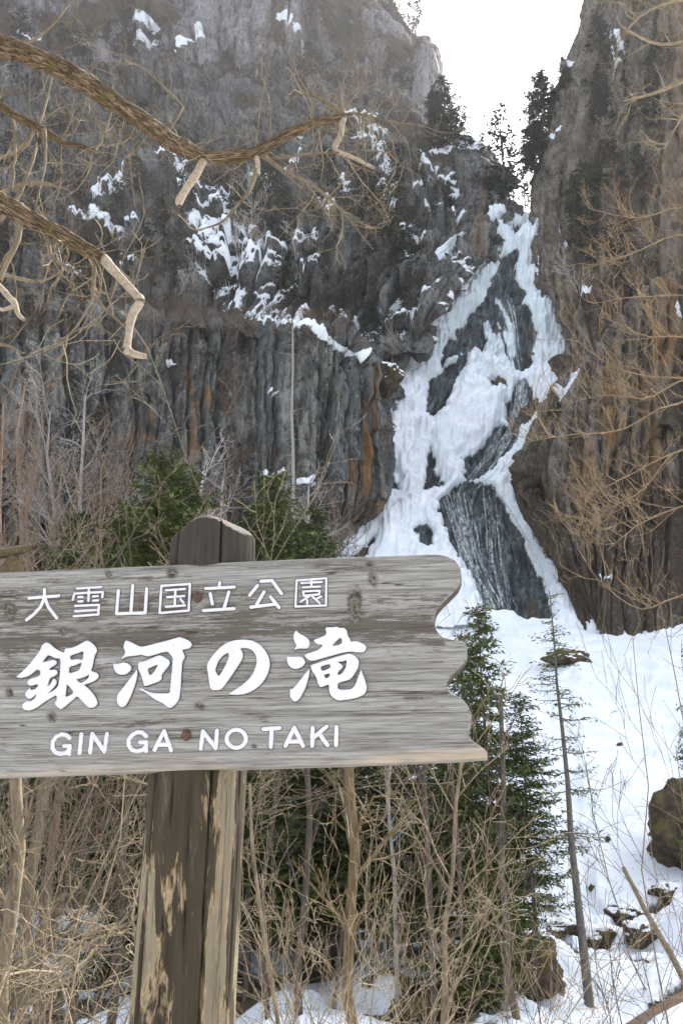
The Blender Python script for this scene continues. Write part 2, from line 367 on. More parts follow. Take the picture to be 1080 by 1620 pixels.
# --- C: the low columnar wall
cx = [-240, 60, 200, 330, 460, 540, 585]; cy = [112, 120, 125, 129, 134, 138, 141]
topC = [462, 478, 492, 505, 512, 530, 566]
redge = [(0, 586), (.02, 588), (.09, 598), (.22, 606), (.38, 616), (.51, 606), (.57, 586), (.615, 540), (.66, 492), (1.0, 440)]
lat = []
for k in range(10):
    t = [-1, 0, .05, .14, .28, .42, .53, .60, .68, 1.0][k]; row = []
    for i, (x, y, tp) in enumerate(zip(cx, cy, topC)):
        bot = 1020
        if t < 0: row.append((x, tp - 16, y + 14)); continue
        py = tp + (bot - tp) * t; lean = (1 - t) * 2.5
        xx = x if i < 6 else np.interp(t, [a for a, _ in redge], [b for _, b in redge]) - 12
        row.append((xx, py, y + lean))
    tt = max(t, 0); e = np.interp(tt, [a for a, _ in redge], [b for _, b in redge]); py = topC[-1] + (1020 - topC[-1]) * tt - (10 if t < 0 else 0)
    row.append((e, py + 4, 143 + (12 if t < 0 else 0))); row.append((e + 4, py + 6, 150)); row.append((e - 25, py + 8, 166)); lat.append(row)
C_ = Surf(lat, 460, 225)
d, tone = joints(C_.a, C_.z, [(9, 40, 2.0, .9, .08), (2.7, 16, 1.15, .9, .10), (1.2, 5, .5, .35, .12), (.6, 1.6, .22, .15, .15)], 71)
C_.push(d * np.maximum(.45, sst(0, .25, np.linspace(0, 1, C_.nv))[:, None] ** .5) + 1.6 * fbm(C_.a / 14, C_.z / 20, s=72, o=3) + .25 * fbm(C_.a / 1.2, C_.z / 1.2, s=73, o=4))
nz = C_.normals(C_.p)[..., 2]
snowC = np.zeros(nz.shape)
for pts, wd in [([(362, 470), (430, 492), (490, 512)], 10), ([(497, 522), (530, 545), (566, 566)], 6), ([(425, 744), (445, 746)], 4), ([(475, 764), (500, 760)], 5), ([(430, 615), (440, 618)], 3), ([(272, 562), (278, 565)], 3)]:
    snowC = np.maximum(snowC, sst(wd * 1.5, wd * .4, line_d(C_.px, C_.py, pts) + 4 * fbm(C_.px / 12, C_.py / 8, s=74, o=3)))
stC = np.zeros(nz.shape)
for pts, wd in [([(590, 590), (592, 700), (590, 800)], 12), ([(308, 640), (308, 730)], 6), ([(330, 610), (328, 650)], 4), ([(190, 690), (250, 692)], 6), ([(300, 560), (305, 620)], 4), ([(560, 740), (575, 820)], 9), ([(240, 655), (247, 670)], 6)]:
    stC = np.maximum(stC, sst(wd * 1.6, wd * .3, line_d(C_.px, C_.py, pts) + wd * .7 * fbm(C_.a / 1.0, C_.z / 6, s=78, o=3)))
vegC = .25 * sst(560, 480, C_.py) + .5 * sst(740, 830, C_.py) + .3 * fbm(C_.a / 7, C_.z / 9, s=76, o=4) + .35 * sst(.15, .5, nz) + .35 * sst(70, 25, np.abs(C_.px - 365) + .15 * (C_.py - 480))
C_.push(.4 * snowC)
C_.build('columnar_cliff', M['rock_low'], dict(snow=snowC, veg=np.clip(vegC, 0, .9), stain=stC, cell=tone))

# --- D: upper right wall, E: lower right block
eD = [(-60, 948), (0, 935), (60, 925), (110, 900), (160, 884), (250, 860), (300, 846), (360, 849), (430, 857), (500, 871), (560, 888), (600, 897), (700, 900)]
yD = [(-60, 214), (0, 210), (110, 203), (300, 187), (360, 180), (430, 174), (500, 168), (600, 161), (700, 154)]
ip = lambda v, tab: np.interp(v, [a for a, _ in tab], [b for _, b in tab])
lat = []
for t in [0, .12, .25, .38, .5, .62, .74, .86, 1.0]:
    py = -60 + 760 * t; e = ip(py, eD); y = ip(py, yD); row = [(e + 45, py, y + 45), (e - 3, py, y + 14), (e, py, y), (e + 28, py, y - 4)]
    for x, tp, yy in [(1010, -170, -12), (1110, -200, -22), (1260, -60, -38), (1600, 160, -58)]:
        q = tp + (700 - tp) * t; row.append((max(x, e + 45), q, ip(q, yD) + yy * .8))
    lat.append(row)
D = Surf(lat, 260, 350)
d, tone = joints(D.a, D.z, [(14, 50, 3.0, .9, .09), (5, 30, 1.7, .9, .10), (2.0, 10, .7, .5, .12), (.9, 3, .25, .2, .12)], 91)
smooth = sst(70, 20, D.px - ip(D.py, eD)) * sst(520, 400, D.py)
D.push(d * (1 - .65 * smooth) + 2.5 * fbm(D.a / 25, D.z / 40, s=92, o=3) + .3 * fbm(D.a / 2, D.z / 3, s=93, o=4))
nz = D.normals(D.p)[..., 2]
slab = sst(60, 25, np.abs(D.px - 1085)) * sst(260, 200, np.abs(D.py - 190))
vegD = np.clip((.5 + .5 * fbm(D.a / 14, D.z / 20, s=95, o=4)) * (1 - .85 * smooth) * (1 - .8 * slab), 0, .85)
snowD = np.zeros(nz.shape)
for pts, wd in [([(965, 65), (985, 70)], 5), ([(965, 92), (985, 90)], 4), ([(870, 215), (885, 200)], 3), ([(920, 445), (930, 450)], 5), ([(885, 108), (905, 100)], 3)]:
    snowD = np.maximum(snowD, sst(wd * 1.5, wd * .4, line_d(D.px, D.py, pts) + 3 * fbm(D.px / 12, D.py / 8, s=94, o=3)))
D.build('upper_right_cliff', M['rock_right'], dict(snow=snowD, veg=vegD, stain=.5 * slab + .5 * sst(380, 520, D.py) * sst(930, 1000, D.px), cell=tone))

eE = [(560, 905), (600, 893), (640, 862), (670, 840), (710, 818), (750, 800), (790, 812), (850, 848), (900, 874), (950, 897), (1010, 912), (1120, 935)]
yE = [(440, 152), (560, 150), (600, 149), (750, 141), (850, 137), (950, 131.5), (1010, 128), (1120, 125)]
lat = []
for t in [-1, 0, .06, .14, .24, .36, .48, .6, .72, .85, 1.0]:
    tt = max(t, 0); row = []; py0 = 592 + (1120 - 592) * tt
    e = ip(py0, eE); y = ip(py0, yE); bk = 14 if t < 0 else 0; up = 10 if t < 0 else 0
    row += [(e + 30, py0 - up, y + 34), (e - 3, py0 - up, y + 11), (e, py0 - up, y + bk), (e + 22, py0 - up * .8, y - 2 + bk)]
    for x, tp, yy in [(955, 545, -3), (1020, 470, -3), (1100, 430, -4), (1260, 420, -12), (1600, 440, -26)]:
        q = tp + (1120 - tp) * tt; row.append((max(x, e + 40), q - up, ip(q, yE) + yy + bk - 4 * (1 - tt)))
    lat.append(row)
E = Surf(lat, 320, 290)
d, tone = joints(E.a, E.z, [(8, 30, 2.0, .8, .08), (2.6, 15, 1.2, .9, .10), (1.2, 5, .5, .35, .12), (.55, 1.6, .22, .15, .14)], 121)
E.push(d * np.maximum(.4, sst(0, .2, np.linspace(0, 1, E.nv))[:, None] ** .5) * (1 - .65 * sst(880, 950, E.py)) + 1.5 * fbm(E.a / 12, E.z / 16, s=122, o=3) + .25 * fbm(E.a / 1.2, E.z / 1.5, s=123, o=4))
nz = E.normals(E.p)[..., 2]
snowE = np.zeros(nz.shape)
for pts, wd in [([(885, 622), (905, 600), (912, 590)], 7), ([(950, 905), (965, 912)], 4), ([(1070, 480), (1072, 500)], 4)]:
    snowE = np.maximum(snowE, sst(wd * 1.5, wd * .4, line_d(E.px, E.py, pts) + 3 * fbm(E.px / 12, E.py / 8, s=124, o=3)))
stE = np.zeros(nz.shape)
for pts, wd in [([(965, 620), (968, 690)], 12), ([(925, 700), (935, 770)], 10), ([(1045, 430), (1055, 560)], 16), ([(985, 720), (990, 830)], 8), ([(910, 740), (915, 800)], 6), ([(1010, 600), (1040, 780)], 14)]:
    stE = np.maximum(stE, sst(wd * 1.6, wd * .3, line_d(E.px, E.py, pts) + wd * .7 * fbm(E.a / 1.2, E.z / 7, s=128, o=3)))
vegE = np.clip(.42 * sst(640, 900, E.py) + .15 + .45 * fbm(E.a / 8, E.z / 9, s=126, o=4) + .3 * sst(.15, .5, nz) + .5 * sst(45, 10, E.px - ip(E.py, eE)) * sst(690, 760, E.py), 0, .9)
E.push(.5 * snowE)
E.build('lower_right_cliff', M['rock_right'], dict(snow=snowE, veg=vegE, stain=stE, cell=tone))

# --- F: the gully with the frozen falls
lat = []
for py, L, R_, y in [(352, 775, 885, 232), (342, 775, 885, 206), (337, 772, 885, 189), (350, 760, 885, 184), (400, 690, 900, 178), (450, 660, 915, 174), (500, 610, 930, 170.5), (560, 570, 940, 167), (600, 540, 950, 164), (660, 520, 950, 160), (700, 500, 950, 156), (750, 480, 950, 151.5), (800, 450, 960, 148), (850, 420, 990, 143.5), (900, 400, 1010, 138.5), (950, 380, 1040, 132), (1010, 360, 1060, 125.5)]:
    lat.append([(L + (R_ - L) * t, py, y + q) for t, q in [(0, 0), (.2, 2), (.4, 3), (.6, 3), (.8, 2), (1, 0)]])
F = Surf(lat, 310, 460)
ROCKS = [[(800, 398), (818, 400), (815, 435), (830, 450), (828, 480), (843, 500), (848, 540), (836, 575), (812, 588), (790, 582), (785, 560), (770, 545), (735, 552), (698, 572), (702, 545), (718, 525), (742, 492), (760, 478), (775, 448), (787, 415)],
         [(675, 590), (705, 566), (740, 552), (748, 562), (730, 585), (716, 620), (710, 645), (686, 662), (678, 660), (671, 625)],
         [(800, 645), (812, 615), (828, 595), (845, 615), (842, 650), (822, 678), (818, 697), (800, 722), (768, 752), (738, 765), (731, 722), (755, 703), (780, 682), (803, 668)],
         [(682, 692), (690, 715), (700, 750), (712, 770), (660, 780), (672, 740), (675, 710)],
         [(690, 800), (710, 775), (760, 763), (782, 768), (800, 800), (820, 845), (850, 895), (867, 925), (872, 985), (820, 992), (780, 997), (765, 970), (757, 935), (725, 885), (700, 830)],
         [(643, 840), (665, 828), (685, 840), (688, 872), (662, 862)], [(550, 878), (592, 848), (572, 882)], [(810, 350), (835, 347), (830, 356), (812, 374)], [(765, 600), (790, 596), (802, 606), (785, 612)], [(600, 745), (625, 755), (630, 770), (612, 772)], [(600, 720), (612, 722), (618, 745), (605, 742)]]
wob = 4 * fbm(F.px / 12, F.py / 12, s=141, o=5, g=.6)
sdm = np.full(F.px.shape, 1e9)
for kq, q in enumerate(ROCKS): sdm = np.minimum(sdm, poly_sd(F.px, F.py, q) + wob + (3.5 if kq in (1, 3, 5) else 0))
rkF = sst(4, -4, sdm)
streak = sst(.1, .45, fbm(F.px / 9 - F.py / 22, F.py / 60, s=143, o=4)) 
inlay = sst(22, 8, line_d(F.px, F.py, [(795, 475), (800, 520), (803, 580)]) + wob * .5) * .8 + sst(12, 3, line_d(F.px, F.py, [(772, 512), (776, 545)])) + sst(10, 3, line_d(F.px, F.py, [(720, 785), (755, 800), (770, 840)])) * .5
up_z = sst(600, 560, F.py)
rk = np.clip(rkF - .35 * streak * up_z - .5 * inlay, 0, 1)
fd = 1.3 * fbm(F.a / 9, F.z / 9, s=145, o=4) + .35 * fbm(F.a / 2, F.z / 2, s=146, o=4)
jd, _ = joints(F.a, F.z, [(2.4, 5, .7, .3, .12), (1.0, 2.5, .3, .2, .12), (.5, 1.0, .12, .1, .15)], 147)
ridges = np.abs(fbm(F.px / 10, F.py / 30, s=149, o=3))
F.push(fd * (1 - .3 * rkF) - 1.1 * rkF + .35 * np.abs(fbm(F.px / 5, F.py / 40, s=150, o=3)) * (1 - rkF) + .14 * fbm(F.a / .7, F.z / .7, s=151, o=3) + jd * rkF + .9 * (1 - rkF) * sst(4, 18, sdm) + .9 * inlay - .9 * ridges * (1 - rkF) * up_z)
iceF = .5 * up_z + .5 * sst(14, 3, np.abs(sdm - 6)) * .5 + .8 * np.clip(inlay, 0, 1) + .4 * sst(50, 20, np.hypot(F.px - 760, F.py - 625))
F.build('frozen_gully', M['snow'], dict(rock=rk, ice=np.clip(iceF, 0, 1), stain=sst(12, 4, poly_sd(F.px, F.py, ROCKS[8])) + sst(14, 4, line_d(F.px, F.py, [(840, 940), (868, 980)])) + sst(30, 10, line_d(F.px, F.py, [(550, 880), (592, 848)]))))

# --- G: the snow slope and valley floor in front, out to the sides
lat = []
for py, y in [(975, 131), (1000, 127.5), (1050, 114), (1100, 101), (1150, 91), (1200, 82), (1260, 71.5), (1320, 63), (1400, 54), (1470, 47), (1540, 41), (1620, 35), (1740, 29), (1900, 24)]:
    lat.append([(x, py - sag, y) for x, sag in [(-500, 0), (-100, 0), (300, 0), (560, 4), (720, 2), (880, 0), (980, 6), (1100, 26 if py < 1500 else 10), (1300, 60 if py < 1500 else 15), (1700, 90 if py < 1500 else 20)]])
G = Surf(lat, 390, 225)
runn_ = lambda g_: sst(26, 5, line_d(g_.px, g_.py, [(760, 1000), (850, 1090), (905, 1200), (900, 1330), (930, 1420)]) + 8 * fbm(g_.px / 20, g_.py / 20, s=169, o=3))
sx, sy = G.p[..., 0], G.p[..., 1]
moundy = .75 * fbm(sx / 7, sy / 9, s=161, o=4) + .22 * fbm(sx / 1.6, sy / 2.0, s=162, o=4) - .35 * sst(.25, .6, fbm(sx / 3.1, sy / 4.5, s=168, o=3)) - .5 * runn_(G)
dk = np.zeros(sx.shape)
for pts, wd in [([(905, 1470), (950, 1462), (985, 1440), (1010, 1425), (1050, 1408)], 9), ([(940, 1492), (1000, 1512), (1050, 1520)], 7), ([(860, 1468), (905, 1492), (940, 1500)], 8), ([(1010, 1600), (1080, 1560)], 12)]:
    dk = np.maximum(dk, sst(wd * 1.5, wd * .5, line_d(G.px, G.py, pts) + 4 * fbm(G.px / 14, G.py / 9, s=163, o=3)))
runn = sst(16, 5, np.abs(line_d(G.px, G.py, [(760, 1000), (830, 1100), (900, 1250)])))
lit = sst(.15, .5, fbm(sx / 3.5, sy / 5, s=165, o=4)) * sst(860, 760, G.px) * sst(1480, 1560, G.py)
lit = np.maximum(lit, .8 * sst(.1, .5, fbm(sx / 5, sy / 5, s=166, o=4)) * sst(640, 500, G.px))
lit = np.maximum(lit, sst(18, 5, line_d(G.px, G.py, [(590, 1560), (700, 1600), (830, 1590), (880, 1570)]) + 8 * fbm(G.px / 20, G.py / 14, s=167, o=3)))
G.n0[...] = (0, 0, 1)
G.push(moundy - .9 * dk)
G.build('snow_slope', M['snow'], dict(rock=np.maximum(dk, lit), ice=.15 + 0 * dk, stain=np.maximum(1.4 * lit, .8 * dk)))
# --- the bank the viewer stands on and the land beyond the frame
n = N('ground_litter', .95, .2); q = n.pos(); c = n.ramp(n.noise(q, 1.2, 8, .7), [(.3, (.05, .038, .025)), (.6, (.14, .11, .07)), (.8, (.22, .18, .12))])
n.col(n.mix(n.step(n.noise(q, .22, 6, .6), .45, .52), c, (.74, .77, .81))); n.bump(n.noise(q, 6, 6, .7), .6, .05); M['ground'] = n.m
xs = np.linspace(-60, 60, 140); ys = np.linspace(-30, 34, 90); X, Y = np.meshgrid(xs, ys)
Z = -.02 - (5.2) * sst(3.2, 24, Y) + .12 * fbm(X / 3, Y / 3, s=171, o=4) * sst(2, 6, np.hypot(X, Y)) - 1.0 * sst(24, 34, Y)
i = np.arange(89)[:, None] * 140 + np.arange(139)[None]
tag(mesh_np('viewing_bank', np.stack([X, Y, Z], -1).reshape(-1, 3), np.stack([i, i + 1, i + 141, i + 140], -1).reshape(-1, 4), M['ground']), kind='structure')
g = 430.0
tag(mesh_np('ground', [(-g, -55, -9.5), (g, -55, -9.5), (g, g, -9.5), (-g, g, -9.5)], [(0, 1, 2, 3)], M['ground'], smooth=False), kind='structure')
def land(px, py): 
    """the nearest land that shows at a pixel of the slope"""
    return G.at(px, py)
# ------------------------------------------------------------------ the signpost
YAW = R(-7.0); SO = P(307, 1050, 2.0)
SX = np.array([math.cos(YAW), math.sin(YAW), 0]); SN = np.array([math.sin(YAW), -math.cos(YAW), 0])   # along the board, out of its face
def on_board(px, py, lift=0.0):
    d = ray(px, py); o = SO + SN * lift
    t = np.sum((o - EYE) * SN) / np.sum(d * SN, -1); p = EYE + d * t[..., None]
    q = p - SO; return np.stack([q @ SX, q[..., 2]], -1)           # board coordinates: along, up
SB = Vector((SO[0], SO[1] + .1, 0.0))
sign = empty('wooden_sign', SB, 'weathered grey wooden signboard with raised white lettering on a dark round post', 'sign')
MW = Matrix(((SX[0], 0, SN[0], SO[0]), (SX[1], 0, SN[1], SO[1]), (0, 1, 0, SO[2]), (0, 0, 0, 1)))   # board (along, up, out) -> world
def board_child(name, me, parent):
    o = bpy.data.objects.new(name, me); link(o, parent); return o
def to_world(me, parent_loc=None):
    me.transform(MW)
    me.transform(Matrix.Translation(-SB))
    return me

# wood of the board: grey weathered grain, old brown coat left in bands, knots
n = N('board_wood', .82, .25)
def bpos(n, s):
    mp = n.node('ShaderNodeMapping'); mp.inputs['Rotation'].default_value = (0, 0, -YAW); mp.inputs['Scale'].default_value = s
    r = n.node('ShaderNodeMapping'); r.inputs['Rotation'].default_value = (0, 0, -YAW)
    n.t.links.new(n.node('ShaderNodeTexCoord').outputs['Object'], r.inputs[0]); mp.inputs['Rotation'].default_value = (0, 0, 0)
    n.t.links.new(r.outputs[0], mp.inputs[0]); return mp.outputs[0]
KN = [(562, 957, 13, 30), (590, 916, 7, 13), (585, 893, 6, 7), (272, 905, 9, 10), (82, 1134, 8, 8), (315, 1117, 8, 6), (17, 968, 12, 16), (100, 1000, 4, 9), (15, 1096, 7, 8), (172, 908, 5, 8), (402, 1180, 5, 4)]
# knots bend the grain: built as a per-vertex height in the mesh too
p = bpos(n, (1.6, 40, 60)); pf = bpos(n, (5, 160, 200)); pw = bpos(n, (3.2, 11, 20)); pq = bpos(n, (1, 1, 1))
kn = n.attr('knot'); ring = n.attr('ring')
grain = n.noise(p, 1.0, 6, .65, .3); fine = n.noise(bpos(n, (9, 300, 300)), 1.0, 5, .75)
c = n.ramp(n.math('ADD', n.math('MULTIPLY', grain, .42), n.math('MULTIPLY', fine, .58)), [(.37, (.050, .044, .037)), (.45, (.145, .136, .122)), (.54, (.235, .227, .212)), (.66, (.345, .337, .32))])
coat = n.math('ADD', n.attr('coat'), n.math('MULTIPLY', n.math('SUBTRACT', n.math('ADD', n.math('MULTIPLY', n.noise(bpos(n, (7, 34, 40)), 1.0, 9, .8), .5), n.math('MULTIPLY', n.noise(bpos(n, (14, 260, 260)), 1.0, 6, .8), .5)), .5), 5.5))
c = n.mix(n.math('MULTIPLY', n.step(coat, .44, .66), .92), c, n.mix(fine, (.035, .028, .021), (.11, .094, .076)))
c = n.mix(n.math('MULTIPLY', n.step(n.noise(bpos(n, (9, 200, 200)), 1.0, 9, .85), .57, .63), .85), c, (.045, .037, .029))
ck = n.noise(bpos(n, (1.1, 30, 30)), 1.0, 3, .5, .15); ck = n.math('ABSOLUTE', n.math('SUBTRACT', ck, .5)); ckm = n.math('MULTIPLY', n.step(ck, .010, .003), n.step(n.noise(bpos(n, (5, 16, 16)), 1.0, 3), .50, .58))
c = n.mix(n.math('MULTIPLY', ckm, .85), c, (.030, .024, .018))
c = n.mix(kn, c, n.mix(ring, (.028, .023, .018), (.15, .132, .11)))
c = n.mix(n.math('MULTIPLY', n.attr('warm'), .7), c, (.44, .34, .23))
n.col(c); n.bump(n.math('ADD', n.math('MULTIPLY', grain, .8), n.math('ADD', n.math('MULTIPLY', fine, .5), n.math('MULTIPLY', ring, .5))), .9, .004); M['board'] = n.m
n = N('board_end', .85, .2); c = n.ramp(n.noise(bpos(n, (60, 9, 60)), 1.0, 6, .7), [(.3, (.018, .014, .010)), (.6, (.055, .044, .033)), (.8, (.12, .10, .078))]); n.col(c); n.bump(n.noise(bpos(n, (60, 12, 60)), 1.0, 6, .7), .8, .004); M['board_end'] = n.m

edge_px = [(690, 876), (706, 878.5), (719, 885), (728, 898), (730.5, 914), (725, 928), (714, 940), (700, 953), (689, 966), (686, 980), (689, 996), (699, 1007), (716, 1012), (735, 1014), (739, 1026), (738, 1042), (729, 1055), (715, 1067), (705, 1080), (707, 1092), (720, 1099), (733, 1107), (744, 1122), (746, 1138), (743, 1152), (740, 1162), (748, 1172), (761, 1181), (770, 1188), (771, 1199)]
ed = on_board(np.array([a for a, _ in edge_px]), np.array([b for _, b in edge_px]))
dense = []
for k in range(len(ed) - 1):
    for t in np.linspace(0, 1, 5, endpoint=False): dense.append(ed[k] * (1 - t) + ed[k + 1] * t)
dense.append(ed[-1]); dense = np.array(dense)
sm = dense.copy()
for _ in range(3): sm[1:-1] = .25 * sm[:-2] + .5 * sm[1:-1] + .25 * sm[2:]
ztop = lambda x: np.interp(x, TX, TZ); zbot = lambda x: np.interp(x, BX, BZ)
t_ = on_board(np.array([-330., 0, 400, 560, 690]), np.array([918.5, 905, 887, 880.5, 876])); TX, TZ = t_[:, 0], t_[:, 1]
b_ = on_board(np.array([-330., 0, 600, 771]), np.array([1237, 1228, 1207.5, 1200])); BX, BZ = b_[:, 0], b_[:, 1]
xl = on_board(np.array([-300.]), np.array([1050.]))[0, 0]
rows_z = np.linspace(0, 1, 150)
# right border as a function of height
oz = sm[::-1, 1]; ox = sm[::-1, 0]
nu_ = 300; nv_ = 120
zt = sm[0, 1]; zb = sm[-1, 1]
U = np.linspace(0, 1, nu_)
# grid that follows the border: each row runs from the left end to the border point of that row
arc = np.concatenate([[0], np.cumsum(np.hypot(*np.diff(sm, axis=0).T))]); arc /= arc[-1]
tv = np.linspace(0, 1, nv_); bx = np.interp(tv, arc, sm[:, 0]); bz = np.interp(tv, arc, sm[:, 1])
zl = np.interp(tv, [0, 1], [ztop(xl), zbot(xl)])
lin = zt + (zb - zt) * tv
gx = xl + (bx[:, None] - xl) * U[None]
blend = sst(.80, 1.0, U)[None]
frac_b = (bz - zt) / (zb - zt)
fr = tv[:, None] * (1 - blend) + frac_b[:, None] * blend
gz = ztop(gx) * (1 - fr) + np.where(gx > BX[-1], zb, zbot(np.minimum(gx, BX[-1]))) * fr
gz = gz * (1 - sst(.97, 1, U)[None]) + bz[:, None] * sst(.97, 1, U)[None]
wp = SO + gx[..., None] * SX + gz[..., None] * np.array([0, 0, 1.0]); qx, qy = proj(wp)
gy = .0012 * fbm(gx * 4, gz * 90, s=201, o=4) + .0012 * fbm(gx * 1.5, gz * 25, s=203, o=3)
knot = np.zeros(gx.shape); ring = np.zeros(gx.shape)
for kx, ky, rx, ry in KN:
    dd = np.hypot((qx - kx) / rx, (qy - ky) / ry) + .22 * fbm(qx / 6, qy / 6, s=205, o=3)
    kk = sst(1.15, .75, dd); knot = np.maximum(knot, kk); ring = np.where(kk > 0, .5 + .5 * np.sin(dd * 16), ring); gy -= .0022 * sst(1.1, .2, dd)
coatv = np.zeros(gx.shape)
for pts, wd, am in [([(0, 955), (120, 965), (330, 975), (540, 985), (640, 1000)], 40, .50), ([(0, 1015), (180, 1010), (330, 1005), (480, 985), (690, 995)], 18, .75), ([(0, 1050), (30, 1060)], 18, .5), ([(150, 1075), (340, 1080), (480, 1050)], 22, .42), ([(640, 950), (670, 940)], 8, .6), ([(150, 945), (400, 935)], 16, .42), ([(0, 975), (60, 985)], 22, .6), ([(600, 950), (700, 955)], 26, .42), ([(560, 1000), (690, 1015)], 16, .6), ([(60, 920), (300, 912)], 10, .32), ([(500, 900), (700, 890)], 8, .3), ([(360, 1120), (420, 1135)], 8, .5), ([(640, 1105), (690, 1108)], 4, .6), ([(120, 1150), (280, 1140)], 6, .4), ([(670, 925), (700, 930)], 5, .5), ([(670, 1050), (700, 1047)], 3, .5), ([(0, 1170), (50, 1180)], 6, .3), ([(590, 1002), (680, 990)], 13, .75)]:
    coatv = np.maximum(coatv, am * sst(wd * 1.7, wd * .2, line_d(qx, qy, pts)))
TH = .046; bev = .004
dz_edge = np.minimum(np.minimum(tv, 1 - tv)[:, None] * (zt - zb), np.broadcast_to((1 - U[None]) * (bx[:, None] - xl), gx.shape))
out = gy - bev * sst(.006, 0, dz_edge)
front = np.stack([gx, gz, out], -1).reshape(-1, 3); back = np.stack([gx, gz, 0 * out - TH], -1).reshape(-1, 3)
i = np.arange(nv_ - 1)[:, None] * nu_ + np.arange(nu_ - 1)[None]; q = np.stack([i, i + nu_, i + nu_ + 1, i + 1], -1).reshape(-1, 4); nf = len(front)
loop = np.concatenate([np.arange(nu_), np.arange(1, nv_) * nu_ + nu_ - 1, (nv_ - 1) * nu_ + np.arange(nu_ - 2, -1, -1), np.arange(nv_ - 2, 0, -1) * nu_])
rim_f = front[loop]; rim_b = back[loop]; L_ = len(loop); rv = np.concatenate([rim_f, rim_b]); k = np.arange(L_); k2 = (k + 1) % L_; o0 = 2 * nf
rim = np.stack([o0 + k, o0 + k2, o0 + L_ + k2, o0 + L_ + k], -1)
allv = np.concatenate([front, back, rv]); allf = np.concatenate([q, q[:, ::-1] + nf, rim])
low = sst(.93, 1, tv)[:, None] * np.ones(nu_)[None]
warm = low * sst(.3, .8, fbm(gx * 6, gz * 30, s=207, o=3) + .75)
z0_ = np.zeros(nf + 2 * L_)
cat_ = lambda a: np.concatenate([a.ravel(), z0_])
is_side = np.zeros(L_, int); is_side[nu_ - 1: nu_ + nv_ - 2] = 1
mi = np.concatenate([np.zeros(len(q) * 2, int), is_side])
board = mesh_np('board', allv, allf, [M['board'], M['board_end']], sign, smooth=True, attrs=dict(knot=cat_(knot), ring=cat_(ring), coat=cat_(coatv), warm=cat_(.5 * warm * sst(600, 420, qx) * 0 + .55 * warm * sst(480, 620, qx) + .25 * warm)), mi=mi)
to_world(board.data)

